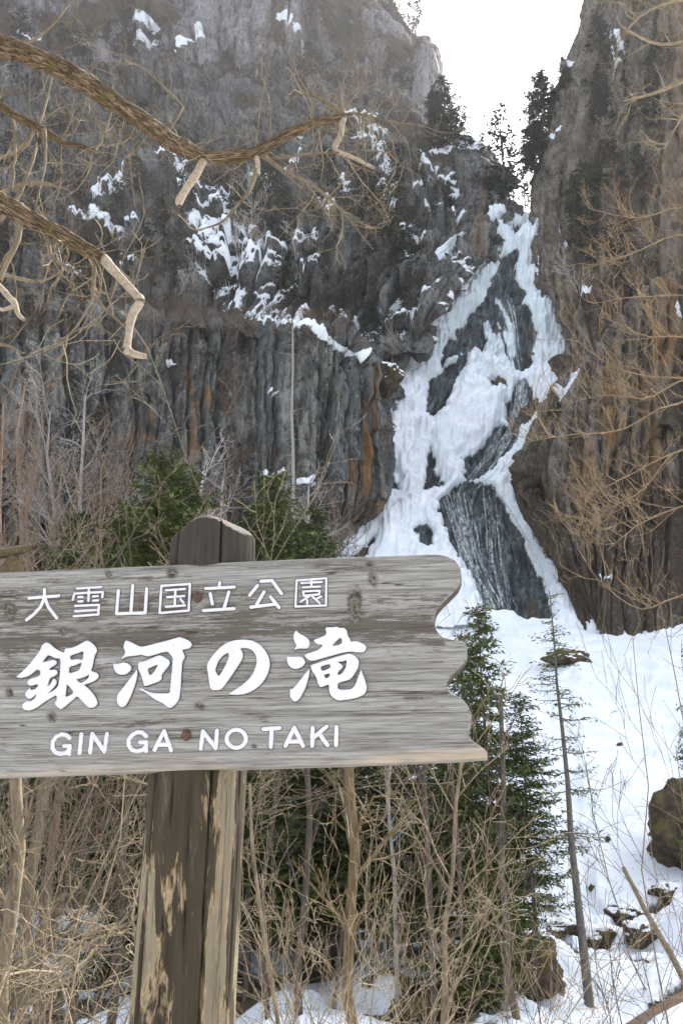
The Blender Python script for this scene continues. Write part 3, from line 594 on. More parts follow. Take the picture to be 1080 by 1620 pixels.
# --- lettering
n = N('sign_paint', .45, .4); q_ = n.pos(obj=True); c = n.mix(n.step(n.noise(q_, 55, 6, .7), .35, .7), (.54, .54, .585), (.46, .455, .48))
c = n.mix(n.math('MULTIPLY', n.step(n.noise(q_, 130, 6, .75), .62, .70), .7), c, (.30, .27, .23)); n.col(c); n.bump(n.noise(q_, 90, 4), .25, .002); M['paint'] = n.m
n = N('letter_edge_shade', .9, .1); n.col((.055, .043, .033)); M['letter_edge_shade'] = n.m  # dark colour around every letter: edge shadow painted on
GL = [('銀', 20, 1000, [[(55,512),(110,470),(180,405),(250,320),(330,215),(345,165),(370,138),(400,122),(440,135),(490,185),(560,225),(605,237),(612,190),(680,188),(750,160),(820,120),(865,98),(920,130),(965,180),(972,225),(945,270),(925,380),(905,450),(960,460),(990,485),(992,520),(950,560),(880,590),(825,605),(870,640),(920,690),(955,740),(980,800),(970,840),(930,865),(880,868),(830,820),(790,775),(750,735),(700,775),(650,820),(600,860),(565,888),(530,865),(500,830),(497,805),(520,778),(515,722),(450,755),(380,800),(300,860),(215,898),(150,893),(122,860),(130,825),(170,790),(235,790),(275,750),(290,708),(250,745),(215,768),(185,760),(152,715),(185,670),(212,635),(225,665),(275,655),(300,625),(308,598),(270,605),(225,620),(190,605),(182,580),(205,540),(270,520),(320,505),(335,465),(325,442),(290,432),(250,468),(200,502),(140,522),(85,528)],
  [(355,345),(405,275),(440,272),(500,305),(550,305),(563,345),(555,450),(545,560),(530,630),(480,670),(415,705),(430,690),(480,640),(515,590),(515,555),(485,528),(455,580),(415,630),(425,580),(440,530),(480,510),(525,485),(530,460),(500,428),(450,440),(435,435),(440,415),(500,380),(522,350),(500,325),(440,325),(385,345)],
  [(668,275),(740,250),(822,222),(818,280),(810,322),(760,312),(690,320),(668,310)],[(660,400),(720,385),(800,350),(790,400),(770,440),(720,460),(655,475)],[(738,542),(800,530),(850,510),(888,485),(880,520),(850,555),(790,585),(760,565)],[(632,595),(670,640),(712,690),(670,725),(615,745),(622,670)]]),
 ('河', 170, 1000, [[(165,318),(200,270),(218,235),(195,190),(198,150),(220,98),(280,118),(330,145),(390,175),(480,158),(600,125),(720,95),(800,70),(830,60),(890,80),(950,110),(972,145),(960,175),(930,195),(860,208),(880,250),(893,290),(860,345),(852,450),(845,600),(835,720),(820,780),(780,835),(735,870),(700,865),(640,815),(560,780),(480,720),(410,670),(380,640),(430,665),(520,695),(600,702),(720,702),(725,640),(735,520),(748,400),(755,295),(725,265),(700,228),(620,240),(560,262),(470,285),(395,262),(330,275),(260,280),(210,295)],
  [(360,345),(440,335),(520,300),(600,265),(660,290),(715,325),(722,360),(700,400),(660,450),(628,490),(632,530),(610,560),(540,590),(430,625),(420,580),(395,500),(362,432)],[(465,425),(530,395),(590,372),(550,450),(495,505)],
  [(78,362),(120,368),(200,350),(255,365),(288,405),(270,450),(225,485),(165,495),(115,475),(85,430)],[(350,428),(352,500),(330,590),(300,680),(250,790),(210,855),(165,862),(130,830),(118,770),(125,720),(180,650),(250,560),(310,480)]]),
 ('の', 310, 1000, [[(130,400),(150,340),(200,270),(270,190),(350,130),(430,100),(550,88),(660,105),(740,150),(800,220),(840,300),(850,370),(835,450),(800,530),(740,610),(660,670),(570,710),(470,722),(370,712),(430,675),(520,615),(590,560),(640,500),(680,420),(700,340),(690,270),(650,215),(590,188),(510,188),(535,230),(545,275),(525,330),(480,400),(420,490),(360,580),(310,645),(280,665),(200,668),(175,650),(160,600),(148,490)],[(225,440),(260,340),(310,275),(375,238),(385,285),(360,350),(320,430),(285,490),(262,505)]]),
 ('滝', 445, 980, [[(175,128),(210,165),(270,195),(315,230),(330,275),(318,325),(280,342),(200,335),(145,362),(180,300),(155,260),(138,210),(150,160)],[(62,425),(120,430),(230,425),(265,455),(278,495),(260,530),(220,560),(165,572),(110,555),(75,510)],[(328,558),(326,620),(300,720),(270,810),(220,900),(180,942),(140,935),(105,890),(100,850),(105,790),(130,800),(190,730),(260,640)],
  [(260,410),(330,385),(430,350),(480,295),(430,292),(390,275),(368,238),(430,218),(520,178),(500,95),(580,95),(640,88),(670,105),(710,98),(750,130),(760,195),(785,225),(795,262),(840,250),(900,265),(960,300),(972,335),(950,375),(900,385),(780,370),(660,395),(520,435),(350,482),(300,460)],[(580,308),(640,240),(685,212),(695,265),(670,295)],
  [(332,525),(450,490),(600,440),(740,400),(790,395),(840,420),(885,470),(885,530),(850,610),(790,690),(700,712),(645,735),(645,790),(680,805),(800,800),(845,750),(875,660),(910,570),(935,640),(960,710),(978,790),(950,860),(860,900),(750,920),(640,930),(570,880),(545,820),(548,740),(450,782),(420,740),(400,660),(350,590)],[(443,545),(560,508),(560,560),(470,595)],[(490,635),(550,620),(555,650),(520,675),(500,665)],[(645,490),(700,485),(748,465),(735,560),(690,625),(645,640),(655,595),(705,550),(700,525)]])]
def chaikin(p):
    p = np.asarray(p, float); q = np.roll(p, -1, 0); return np.stack([.8 * p + .2 * q, .2 * p + .8 * q], 1).reshape(-1, 2)
def fill_curve(splines, extrude, bevel, grow=0.0, lift=0.0):
    cu = bpy.data.curves.new('tmp', 'CURVE'); cu.dimensions = '2D'; cu.fill_mode = 'BOTH'
    for s in splines:
        sp = cu.splines.new('POLY'); sp.points.add(len(s) - 1); sp.use_cyclic_u = True
        for k, (a, b) in enumerate(s): sp.points[k].co = (a, b, 0, 1)
    cu.extrude = extrude; cu.bevel_depth = bevel; cu.bevel_resolution = 2; cu.offset = grow
    o = bpy.data.objects.new('tmp', cu); COL.objects.link(o)
    me = bpy.data.meshes.new_from_object(o.evaluated_get(bpy.context.evaluated_depsgraph_get()))
    bpy.data.objects.remove(o); me.transform(Matrix.Translation((0, 0, lift))); return me
def join_me(name, parts):
    vs_, fs_, mi_ = [], [], []
    off = 0
    for me, k in parts:
        vs_ += [v.co[:] for v in me.vertices]; fs_ += [tuple(off + a for a in p.vertices) for p in me.polygons]; mi_ += [k] * len(me.polygons); off = len(vs_)
        bpy.data.meshes.remove(me)
    r = bpy.data.meshes.new(name); r.from_pydata(vs_, [], fs_); r.materials.append(M['paint']); r.materials.append(M['letter_edge_shade'])
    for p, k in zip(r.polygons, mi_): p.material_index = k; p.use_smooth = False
    return r
for ch, ox_, oy_, polys in GL:
    sp = []
    for pl in polys:
        pl = chaikin(pl); b = on_board(ox_ + pl[:, 0] / 7.2, oy_ + pl[:, 1] / 7.2); sp.append(b)
    a = fill_curve(sp, .0010, .0030, -.0030, .0040)
    tv_, tf_ = [], []
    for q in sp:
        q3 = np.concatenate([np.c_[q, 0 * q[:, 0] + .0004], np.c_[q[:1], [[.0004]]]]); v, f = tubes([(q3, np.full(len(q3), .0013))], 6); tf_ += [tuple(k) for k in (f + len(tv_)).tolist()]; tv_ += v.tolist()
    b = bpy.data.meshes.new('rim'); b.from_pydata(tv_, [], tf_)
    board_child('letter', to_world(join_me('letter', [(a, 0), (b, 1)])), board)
def capsule_letter(strokes, wpx):
    """rounded routed strokes, half-round in section"""
    vs_, fs_, mi_ = [], [], []
    for grow, lift, hgt, mat in ((0, .0006, .0034, 0), (.0013, .0003, .0006, 1)):  # second pass: wider dark underlay, the painted shadow at the stroke edges
        for st in strokes:
            st = np.array(st, float); b = on_board(st[:, 0], st[:, 1]); r = wpx / FPX * 2.02 / 2 + grow
            if mat == 0: lf = lift + .00002 * len(vs_) % .0003
            for (p0, p1) in zip(b[:-1], b[1:]):
                d = p1 - p0; L = np.hypot(*d); d = d / (L + 1e-9); nn = np.array([-d[1], d[0]])
                ring_pts = []
                for frac in (1.0, .86, .55, 0.0):
                    hz_ = hgt * math.sqrt(max(0, 1 - frac * frac)); loop_ = []
                    for a_ in np.linspace(-math.pi / 2, math.pi / 2, 8): loop_.append((*(p1 + r * frac * (math.cos(a_) * d + math.sin(a_) * nn)), lift + hz_))
                    for a_ in np.linspace(math.pi / 2, 3 * math.pi / 2, 8): loop_.append((*(p0 + r * frac * (math.cos(a_) * d + math.sin(a_) * nn)), lift + hz_))
                    ring_pts.append(loop_)
                o_ = len(vs_); n_ = 16
                for l_ in ring_pts: vs_.extend(l_)
                for k in range(3):
                    for j in range(n_): fs_.append((o_ + k * n_ + j, o_ + k * n_ + (j + 1) % n_, o_ + (k + 1) * n_ + (j + 1) % n_, o_ + (k + 1) * n_ + j)); mi_.append(mat)
    r_ = bpy.data.meshes.new('letter'); r_.from_pydata(vs_, [], fs_); r_.materials.append(M['paint']); r_.materials.append(M['letter_edge_shade'])
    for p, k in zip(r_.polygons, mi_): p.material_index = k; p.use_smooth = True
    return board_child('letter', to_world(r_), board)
def sc_(strokes, ox_, oy_, s): return [[(ox_ + a / s, oy_ + b / s) for a, b in st] for st in strokes]
k1 = lambda st: sc_(st, 30, 905, 4.32); k2 = lambda st: sc_(st, 280, 900, 4.32)
SMALL = [k1([[(72,178),(275,163)],[(178,120),(178,180),(150,240),(105,290),(55,328)],[(180,180),(205,240),(262,315)]]),
 k1([[(400,113),(565,103)],[(482,112),(478,198)],[(372,190),(382,148),(577,137),(572,172)],[(408,172),(438,171)],[(410,202),(438,200)],[(510,168),(542,165)],[(510,196),(543,194)],[(388,232),(550,225),(545,290),(378,303)],[(388,268),(540,260)]]),
 k1([[(682,128),(670,285),(865,280),(875,115)],[(780,92),(768,275)]]),
 [[(256,927),(301,924),(299,966),(253,970),(256,927)],[(263,934),(293,932)],[(265,945),(292,943)],[(263,960),(293,958)],[(278,933),(277,959)],[(286,948),(291,954)]],
 k2([[(292,95),(290,130)],[(197,135),(392,125)],[(228,170),(243,240)],[(355,160),(325,262)],[(182,285),(392,272)]]),
 k2([[(550,115),(497,182)],[(575,85),(650,80),(715,170)],[(595,158),(545,245)],[(505,262),(640,245),(678,240)],[(640,192),(698,265)]]),
 k2([[(818,80),(1020,65),(1018,250),(810,258),(818,80)],[(850,98),(990,90)],[(920,75),(918,125)],[(860,127),(980,122)],[(868,185),(862,155),(975,150),(972,175),(870,185)],[(900,190),(845,225)],[(890,215),(890,240)],[(920,185),(975,235)],[(985,190),(955,205)]])]
WS = [5.6, 4.3, 5.6, 4.3, 5.6, 5.8, 4.0]
for st, ww in zip(SMALL, WS): capsule_letter(st, ww)
l1 = lambda st: sc_(st, 70, 1140, 4.5); l2 = lambda st: sc_(st, 300, 1135, 4.32)
el = [(320 + 66 * math.cos(t), 146 + 62 * math.sin(t)) for t in np.linspace(0, 2 * math.pi, 21)]
for st in [l1([[(185,125),(160,103),(125,98),(90,115),(65,150),(62,195),(85,228),(120,238),(160,230),(185,205),(185,180),(145,180)],[(183,180),(180,238)]]), l1([[(268,98),(255,230)]]), l1([[(330,225),(345,95),(432,220),(450,95)]]),
           l1([[(728,110),(700,85),(665,82),(630,100),(605,135),(603,175),(625,208),(660,218),(700,210),(728,185),(728,155),(685,155)],[(728,155),(727,215)]]), l1([[(788,208),(855,75),(905,210)],[(815,172),(890,172)]]),
           l2([[(78,212),(92,95),(180,210),(188,90)]]), l2([el]), l2([[(505,80),(615,72)],[(562,78),(555,200)]]), l2([[(655,195),(715,70),(775,195)],[(675,165),(760,165)]]), l2([[(840,70),(838,195)],[(935,62),(845,140)],[(885,110),(943,190)]]), l2([[(1003,65),(1000,190)]])]:
    capsule_letter(st, 6.8)

# --- the post: one dark round log, checked and flaking, let into the board
n = N('post_wood', .85, .12); q_ = n.pos(obj=True)
def zs(n, s): return n.pos(s, obj=True)
g1 = n.noise(zs(n, (60, 60, 5)), 1.0, 7, .65); g2 = n.noise(zs(n, (220, 220, 10)), 1.0, 5, .7)
fl = n.noise(zs(n, (24, 24, 3.6)), 1.0, 9, .6, .6); zz = n.attr('peel_lit')
lvl = n.math('ADD', fl, zz)
dark = n.mix(g1, (.010, .008, .005), (.072, .057, .038)); dark = n.mix(n.math('MULTIPLY', n.step(n.noise(zs(n, (25, 25, 6)), 1.0, 6, .7), .55, .7), .5), dark, (.13, .115, .10))
bare = n.mix(n.math('ADD', n.math('MULTIPLY', g2, .6), n.math('MULTIPLY', g1, .4)), (.055, .043, .028), (.29, .245, .17))
bare = n.mix(n.math('MULTIPLY', n.step(n.noise(zs(n, (130, 130, 4)), 1.0, 6, .8), .52, .60), .75), bare, (.05, .038, .026))
c = n.mix(n.step(lvl, .545, .556), dark, bare)
rimm = n.math('MULTIPLY', n.step(lvl, .530, .545), n.math('SUBTRACT', 1.0, n.step(lvl, .56, .585)))
c = n.mix(n.math('MULTIPLY', rimm, .65), c, (.36, .26, .15))
c = n.mix(n.attr('crack'), c, (.008, .006, .005)); n.col(c)
n.bump(n.math('ADD', n.math('MULTIPLY', g1, .7), n.math('ADD', n.math('MULTIPLY', g2, .3), n.math('MULTIPLY', n.step(lvl, .535, .56), -.7))), .9, .006); M['post'] = n.m
n = N('post_top', .9, .08); q_ = n.pos(obj=True)
g1 = n.noise(n.pos((90, 90, 7), obj=True), 1.0, 7, .65)
wv = n.node('ShaderNodeTexWave', wave_type='BANDS', bands_direction='Z'); n.t.links.new(n.pos((1, 1, 1), obj=True), wv.inputs[0]); wv.inputs['Scale'].default_value = 62; wv.inputs['Distortion'].default_value = 1.6; wv.inputs['Detail'].default_value = 3
c = n.mix(g1, (.008, .007, .006), (.070, .062, .052)); top = n.attr('peel_lit')
c = n.mix(top, c, n.mix(wv.outputs['Fac'], (.085, .078, .068), (.36, .335, .29))); c = n.mix(n.attr('crack'), c, (.008, .006, .005)); n.col(c); n.bump(n.math('ADD', g1, n.math('MULTIPLY', n.math('MULTIPLY', top, wv.outputs['Fac']), .7)), .9, .005); M['post_top'] = n.m

pA = SO + SX * on_board(np.array([307.5]), np.array([1222.]))[0, 0]                      # axis point under the board
a0 = on_board(np.array([232., 383.]), np.array([1222., 1222.])); a1 = on_board(np.array([200., 362.]), np.array([1620., 1620.])); a2 = on_board(np.array([265., 400.]), np.array([885., 885.]))
def cyl(name, stations, mat, cracks, seg=160, top_fn=None, depth_shift=0.0, close_top=False):
    """stations: (z, axis x on board, radius)"""
    st = np.array(stations, float) if top_fn is not None else spline(stations, 90)
    if top_fn is not None: st = np.concatenate([np.linspace(st[k], st[k + 1], 5)[:-1] for k in range(len(st) - 1)] + [st[-1:]])
    th = np.linspace(0, 2 * np.pi, seg, endpoint=False)
    zc, xc, rc = st[:, 0][:, None], st[:, 1][:, None], st[:, 2][:, None]
    T = np.broadcast_to(th[None], (len(st), seg))
    rr = rc * (1 + .018 * fbm(np.cos(T) * 2.2, np.sin(T) * 2.2, zc * 1.6 + 0 * T, s=221, o=3)) - .0012 * np.abs(fbm(np.cos(T) * 14, np.sin(T) * 14, zc * 5 + 0 * T, s=223, o=3))
    crk = np.zeros(T.shape)
    for c0, wd, dp, sw in cracks:
        dth = (T - (c0 + sw * fbm(zc * 3.0, zc * 0 + c0, s=225, o=3)) + np.pi) % (2 * np.pi) - np.pi
        kk = np.exp(-(dth / wd) ** 2); crk = np.maximum(crk, kk); rr = rr - dp * kk
    xx = xc + rr * np.cos(T); oo = rr * np.sin(T) + depth_shift; zz_ = zc + 0 * T
    if top_fn is not None: zz_, xx, oo = top_fn(zz_, xx, oo, T, rc, xc)
    v = np.stack([xx, zz_, oo], -1).reshape(-1, 3); m_ = len(st)
    i = np.arange(m_ - 1)[:, None] * seg + np.arange(seg)[None]; i2 = np.arange(m_ - 1)[:, None] * seg + (np.arange(seg)[None] + 1) % seg
    f = np.stack([i, i2, i2 + seg, i + seg], -1).reshape(-1, 4)
    return v, f, crk, T, zz_
DS = -.100
zb_, zt_ = -SO[2] - .3, a0[0, 1] + .03
slope = (a1[:, 0].mean() - a0[:, 0].mean()) / (a1[0, 1] - a0[0, 1]); rad0 = (a0[1, 0] - a0[0, 0]) / 2 * 1.045; rad1 = (a1[1, 0] - a1[0, 0]) / 2 * 1.045
xa = lambda z: a0[:, 0].mean() + slope * (z - a0[0, 1])
ra = lambda z: rad0 + (rad1 - rad0) * (z - a0[0, 1]) / (a1[0, 1] - a0[0, 1])
CR = [(R(90 + 40), .022, .016, .05), (R(90 - 33), .016, .013, .06), (R(90 + 8), .006, .004, .12), (R(20), .012, .01, .1), (R(-100), .03, .02, .1), (R(160), .012, .008, .1), (R(75), .005, .004, .15)]
v, f, crk, T, zz_ = cyl('post', [(z, xa(z) - .020, ra(z)) for z in np.linspace(zb_, zt_, 12)], None, CR, depth_shift=DS - .004)
peel_lit = .05 * sst(a0[0, 1] - .05, a0[0, 1] - .35, zz_) - .06 * sst(a0[0, 1] - .10, a0[0, 1] - .0, zz_) + .10 * np.exp(-((T - R(38)) / .3) ** 2) + .07 * np.exp(-((T - R(140)) / .35) ** 2) * sst(a0[0, 1] - .08, a0[0, 1] - .2, zz_)
peel_lit = peel_lit - .03
post = mesh_np('post', v, f, M['post'], sign, attrs=dict(crack=crk.ravel(), peel_lit=peel_lit.ravel())); to_world(post.data)
# head of the post, carved to a blunt dome above the board
zc0 = a2[0, 1] - .004; hh = (on_board(np.array([333.]), np.array([818.]))[0, 1] - zc0) * 1.08; rad2 = (a2[1, 0] - a2[0, 0]) / 2 * 1.02; xm = a2[:, 0].mean() - .018
def crown_cut(zz_, xx, oo, T, rc, xc):
    u = xx - xm; v_ = oo - DSH; lim = zc0 + hh + 0 * zz_
    for an, r0, sl in ((33, .64, 1.0), (147, .60, 1.0), (62, .80, .8), (120, .78, .8), (0, .72, 1.1), (180, .72, 1.1), (90, .88, .9), (215, .5, .8), (325, .5, .8), (270, .7, .6), (0, .1, .13), (180, .1, .13)):
        t = u * math.cos(R(an)) + v_ * math.sin(R(an)) - r0 * rad2; lim = np.minimum(lim, zc0 + hh - sl * np.maximum(t, 0) - .15 * np.maximum(t, 0) ** 2 / rad2)
    lim = lim + .0012 * fbm(u * 60, v_ * 60, s=233, o=3)
    cutm.append(zz_ >= lim - .0015); return np.minimum(zz_, lim), xx, oo
cutm = []; DSH = DS + .012
st = [(zc0 - .30, xm, rad2)] + [(zc0 + hh * t, xm + .001, rad2 * (1 - .02 * t)) for t in np.linspace(0, 1, 16)] + [(zc0 + hh * 1.0, xm, rad2 * t) for t in (.9, .75, .6, .4, .2, .01)]
v, f, crk, T, zz_ = cyl('post_head', st, None, [(R(90 + 42), .022, .012, .03), (R(90 - 24), .016, .012, .03), (R(90 + 12), .006, .004, .1), (R(10), .012, .01, .1), (R(200), .02, .01, .1)], depth_shift=DS + .012, top_fn=crown_cut)
keep = v[:, 2] > -TH - .001                                                                     # behind the board the head carries on down, in front it is notched
vv = v.copy(); infront = (v[:, 1] < zc0)
vv[infront & (v[:, 2] > -TH - .002), 2] = -TH - .002
pk = cutm[0] * (.25 + .40 * sst(-.2, .8, np.cos(T)))  # cut facets show pale rings, brighter on the right as a painted sun highlight
und = (v[:, 1] >= zc0 - .004)
head = mesh_np('post_head', vv, f, M['post_top'], sign, attrs=dict(crack=crk.ravel() * .9, peel_lit=pk.ravel())); to_world(head.data)
# rusty bolts, a nut on each
n = N('rust', .85, .35); q_ = n.pos(obj=True); n.col(n.ramp(n.noise(q_, 160, 5, .7), [(.3, (.040, .020, .015)), (.6, (.105, .055, .042)), (.8, (.19, .12, .10))])); n.bump(n.noise(q_, 220, 4), .8, .003); M['rust'] = n.m
for bx_, by_, rr in [(313, 945, 7.2), (295.5, 1163, 7.2)]:
    b = on_board(np.array([bx_]), np.array([by_]))[0]; r = rr / FPX * 2.0
    prof = [(1.25, .0), (1.25, .0018), (1.02, .0022), (1.0, .0075), (.82, .0098), (.62, .0100), (.60, .0150), (.45, .0172), (.01, .0175)]
    vs_, fs_ = [], []
    for k, (s_, h_) in enumerate(prof):
        for j in range(12):
            a_ = j * math.pi / 6 + .3; hexr = 1.0 / math.cos(((a_ - .3) % (math.pi / 3)) - math.pi / 6) if 2 <= k <= 5 else 1.0
            vs_.append((b[0] + r * .86 * s_ * hexr * math.cos(a_), b[1] + r * s_ * hexr * math.sin(a_) * 1.05, h_))
    for k in range(len(prof) - 1):
        for j in range(12): fs_.append((k * 12 + j, k * 12 + (j + 1) % 12, k * 12 + 12 + (j + 1) % 12, k * 12 + 12 + j))
    o = mesh_np('bolt', vs_, fs_, M['rust'], board, smooth=False); to_world(o.data)
# ------------------------------------------------------------------ plant builders
def unit(v): return v / (np.linalg.norm(v) + 1e-9)
def grow(rg, p, d, L, r, lvl, out, K=6, wig=.28, up=.12, kids=(6, 5, 3), ang=(30, 65), ratio=(.35, .6), rmin=.0015, tip=.35, start=.15):
    p = np.array(p, float); d = unit(np.array(d, float)); pts = [p.copy()]; rr = [r]; dirs = [d.copy()]
    for k in range(1, K):
        d = unit(d + rg.normal(0, wig, 3) * (.6 if k < 2 else 1) + np.array([0, 0, up]))
        p = p + d * L / (K - 1); pts.append(p.copy()); rr.append(max(rmin, r * (1 - (1 - tip) * k / (K - 1)))); dirs.append(d.copy())
    out.append((np.array(pts), np.array(rr)))
    if lvl <= 0: return
    n = kids[len(kids) - lvl] if len(kids) >= lvl else 3
    for i in range(n):
        t = start + (1 - start) * (i + rg.random()) / n; f = t * (K - 1); k = min(int(f), K - 2); q = pts[k] + (pts[k + 1] - pts[k]) * (f - k)
        axis = unit(np.cross(dirs[k], rg.normal(0, 1, 3))); a = R(rg.uniform(*ang)); nd = dirs[k] * math.cos(a) + axis * math.sin(a)
        grow(rg, q, nd, L * rg.uniform(*ratio) * (1.15 - .45 * t), max(rmin, rr[k] * rg.uniform(.45, .65)), lvl - 1, out, K if lvl > 1 else max(4, K - 1), wig, up, kids, ang, ratio, rmin, tip)
def path(pts, y=None, n=None):
    """rows (px, py, radius in px[, y]) at depth y -> (world points, radii)"""
    a = np.array([(q[0], q[1], q[2], q[3] if len(q) > 3 else y) for q in pts], float); a = spline(a, n or max(6, 4 * len(a)))
    r = np.maximum(a[:, 2], .3) * a[:, 3] / FPX; p = P(a[:, 0], a[:, 1], a[:, 3])
    rk_ = np.random.default_rng(int(abs(a[0, 0] * 7 + a[-1, 1] * 3)) + len(a)); kk = rk_.normal(0, 1, (len(p), 3)) * np.clip(r, 0, .02)[:, None] * (0 if a[0, 2] >= 4.9 and len(p) != 18 and len(p) != 20 else .7 if len(p) < 30 else .10); kk[0] = 0
    return p + kk, r
def rhombs(b, d, L, wd, rg, nrm=None):
    """flat leaf/needle sprays: base, direction, length, width -> verts, quads"""
    n = len(b)
    if nrm is None: nrm = np.array([0, 0, 1.0]) + rg.normal(0, .45, (n, 3))
    s = np.cross(d, nrm); s /= np.linalg.norm(s, axis=1, keepdims=True) + 1e-9
    L = L[:, None]; wd = wd[:, None]; m = b + d * L * .45 + np.array([0, 0, .04]) * L
    v = np.stack([b, m - s * wd, b + d * L, m + s * wd], 1).reshape(-1, 3); f = np.arange(n * 4).reshape(-1, 4); return v, f
def conifer_me(name, h, r, seed, gap=.42, bare=.1, droop=.25, per=6, step=.16, leaf=.34, wd=.05, thin=0.0, tr=None, rise=.12, mats=('bark_dark', 'needle'), one=False, sub=2, power=.7, lean=0.0, side=.38):
    rg = np.random.default_rng(seed); tr = tr or h * .011
    zz = np.linspace(0, h, 9); tw = np.cumsum(rg.normal(0, h * .003, (9, 2)), 0); tw -= tw[:1]
    trunk = [(np.stack([tw[:, 0] + lean * zz, tw[:, 1], zz - (zz < .01) * .6], -1), tr * (1 - .93 * zz / h))]
    br, B_, D_, L_ = [], [], [], []
    z = bare * h
    while z < h * .985:
        t = (z - bare * h) / (h * (1 - bare)); env = r * ((1 - t) ** power) * (.55 + .45 * min(1, t / .12)) + .05 * r
        for k in range(per):
            if rg.random() < thin: continue
            az = rg.uniform(0, 2 * np.pi); L = env * rg.uniform(.55, 1.12); dv = np.array([math.cos(az), math.sin(az), 0]); K = 5
            s = np.linspace(0, 1, K)[:, None]; base = np.array([np.interp(z, zz, trunk[0][0][:, 0]), np.interp(z, zz, trunk[0][0][:, 1]), z + rg.normal(0, gap * .2)])
            dr = droop * rg.uniform(.4, 1.5) * (1 - t * .9)
            pts = base + dv * L * s + np.array([0, 0, 1.0]) * L * (rise * t * s - dr * s + dr * .75 * s ** 2.2)
            br.append((pts, np.linspace(max(.006, tr * .16), .004, K)))
            n = max(3, int(L / step)); q = np.linspace(.12, 1, n); pp = np.stack([np.interp(q, s[:, 0], pts[:, c]) for c in range(3)], -1)
            tg = np.gradient(pts, axis=0); tg = np.stack([np.interp(q, s[:, 0], tg[:, c]) for c in range(3)], -1); tg /= np.linalg.norm(tg, axis=1, keepdims=True)
            sd = np.cross(tg, np.array([0, 0, 1.0])); sd /= np.linalg.norm(sd, axis=1, keepdims=True) + 1e-9
            for sg in (-1, 1):
                for u in range(sub):
                    ok = np.nonzero(rg.random(n) > .12)[0]
                    if len(ok) == 0: continue
                    a = rg.uniform(.35, 1.15, len(ok))[:, None]
                    dd = tg[ok] * np.cos(a) + sd[ok] * sg * np.sin(a) + rg.normal(0, .2, (len(ok), 3)) - np.array([0, 0, .18]); dd /= np.linalg.norm(dd, axis=1, keepdims=True)
                    ll = np.maximum(leaf * .8, side * L * (1.05 - .8 * q[ok])) * rg.uniform(.5, 1.2, len(ok)); m = max(1, int(np.ceil(ll.max() / leaf * 1.25)))
                    b0 = pp[ok] + rg.normal(0, step * .3, (len(ok), 3))
                    for w_ in range(m):
                        g_ = ll > w_ * leaf * .8
                        if not g_.any(): break
                        e_ = dd[g_] + rg.normal(0, .3, (g_.sum(), 3)); e_ /= np.linalg.norm(e_, axis=1, keepdims=True)
                        B_.append((b0 + dd * (w_ * leaf * .7) - np.array([0, 0, 1.0]) * .03 * w_ * w_ * leaf)[g_]); D_.append(e_); L_.append(leaf * rg.uniform(.65, 1.25, g_.sum()))
        z += gap * rg.uniform(.7, 1.3) * (1 - .45 * t)
    B_, D_, L_ = np.concatenate(B_), np.concatenate(D_), np.concatenate(L_)
    lv, lf = rhombs(B_, D_, L_, L_ * wd / leaf * rg.uniform(.7, 1.3, len(L_)), rg)
    tv_, tf_ = tubes(trunk, 7); bv, bf = tubes(br, 3)
    out = []
    if one:
        v = np.concatenate([tv_, bv, lv]); f = np.concatenate([tf_, bf + len(tv_), lf + len(tv_) + len(bv)])
        mi = np.concatenate([np.zeros(len(tf_) + len(bf), int), np.ones(len(lf), int)])
        o = mesh_np(name, v, f, [M[mats[0]], M[mats[1]]], mi=mi, smooth=False); me = o.data; bpy.data.objects.remove(o); return me
    o = mesh_np('trunk', tv_, tf_, M[mats[0]]); t_me = o.data; bpy.data.objects.remove(o)
    v = np.concatenate([bv, lv]); f = np.concatenate([bf, lf + len(bv)]); mi = np.concatenate([np.zeros(len(bf), int), np.ones(len(lf), int)])
    o = mesh_np('crown', v, f, [M[mats[0]], M[mats[1]]], mi=mi, smooth=False); c_me = o.data; bpy.data.objects.remove(o)
    return t_me, c_me
def put_tree(name, loc, mes, label, cat, group=None, scale=1.0, rz=0.0, lean=(0, 0), squash=1.0):
    if isinstance(mes, tuple):
        t = empty(name, loc, label, cat, group)
        for nm, me in zip(('trunk', 'crown'), mes): link(bpy.data.objects.new(nm, me), t)
    else:
        t = bpy.data.objects.new(name, mes); link(t); t.location = loc; tag(t, label, cat, group)
    t.rotation_euler = (lean[0], lean[1], rz); t.scale = (scale * squash, scale * squash, scale); return t
def wood_thing(name, loc, parts, label, cat, group=None, sides=4):
    """parts: (part name, lines, material, sides)"""
    loc = np.array(loc, float); t = empty(name, loc, label, cat, group)
    for nm, ls, m, sd in parts:
        if not ls: continue
        v, f = tubes(ls, sd); o = mesh_np(nm, v - loc, f, M[m], t)
        if nm in ('twig', 'crown', 'branch') and len(ls) > 1: o['kind'] = 'stuff'
    return t
def bank_z(x, y): return -.02 - 5.2 * float(sst(3.2, 24, np.array(y))) - 1.0 * float(sst(24, 34, np.array(y)))
def height_to(base, py_top):
    d = ray(540, py_top); return EYE[2] + d[2] / d[1] * base[1] - base[2]

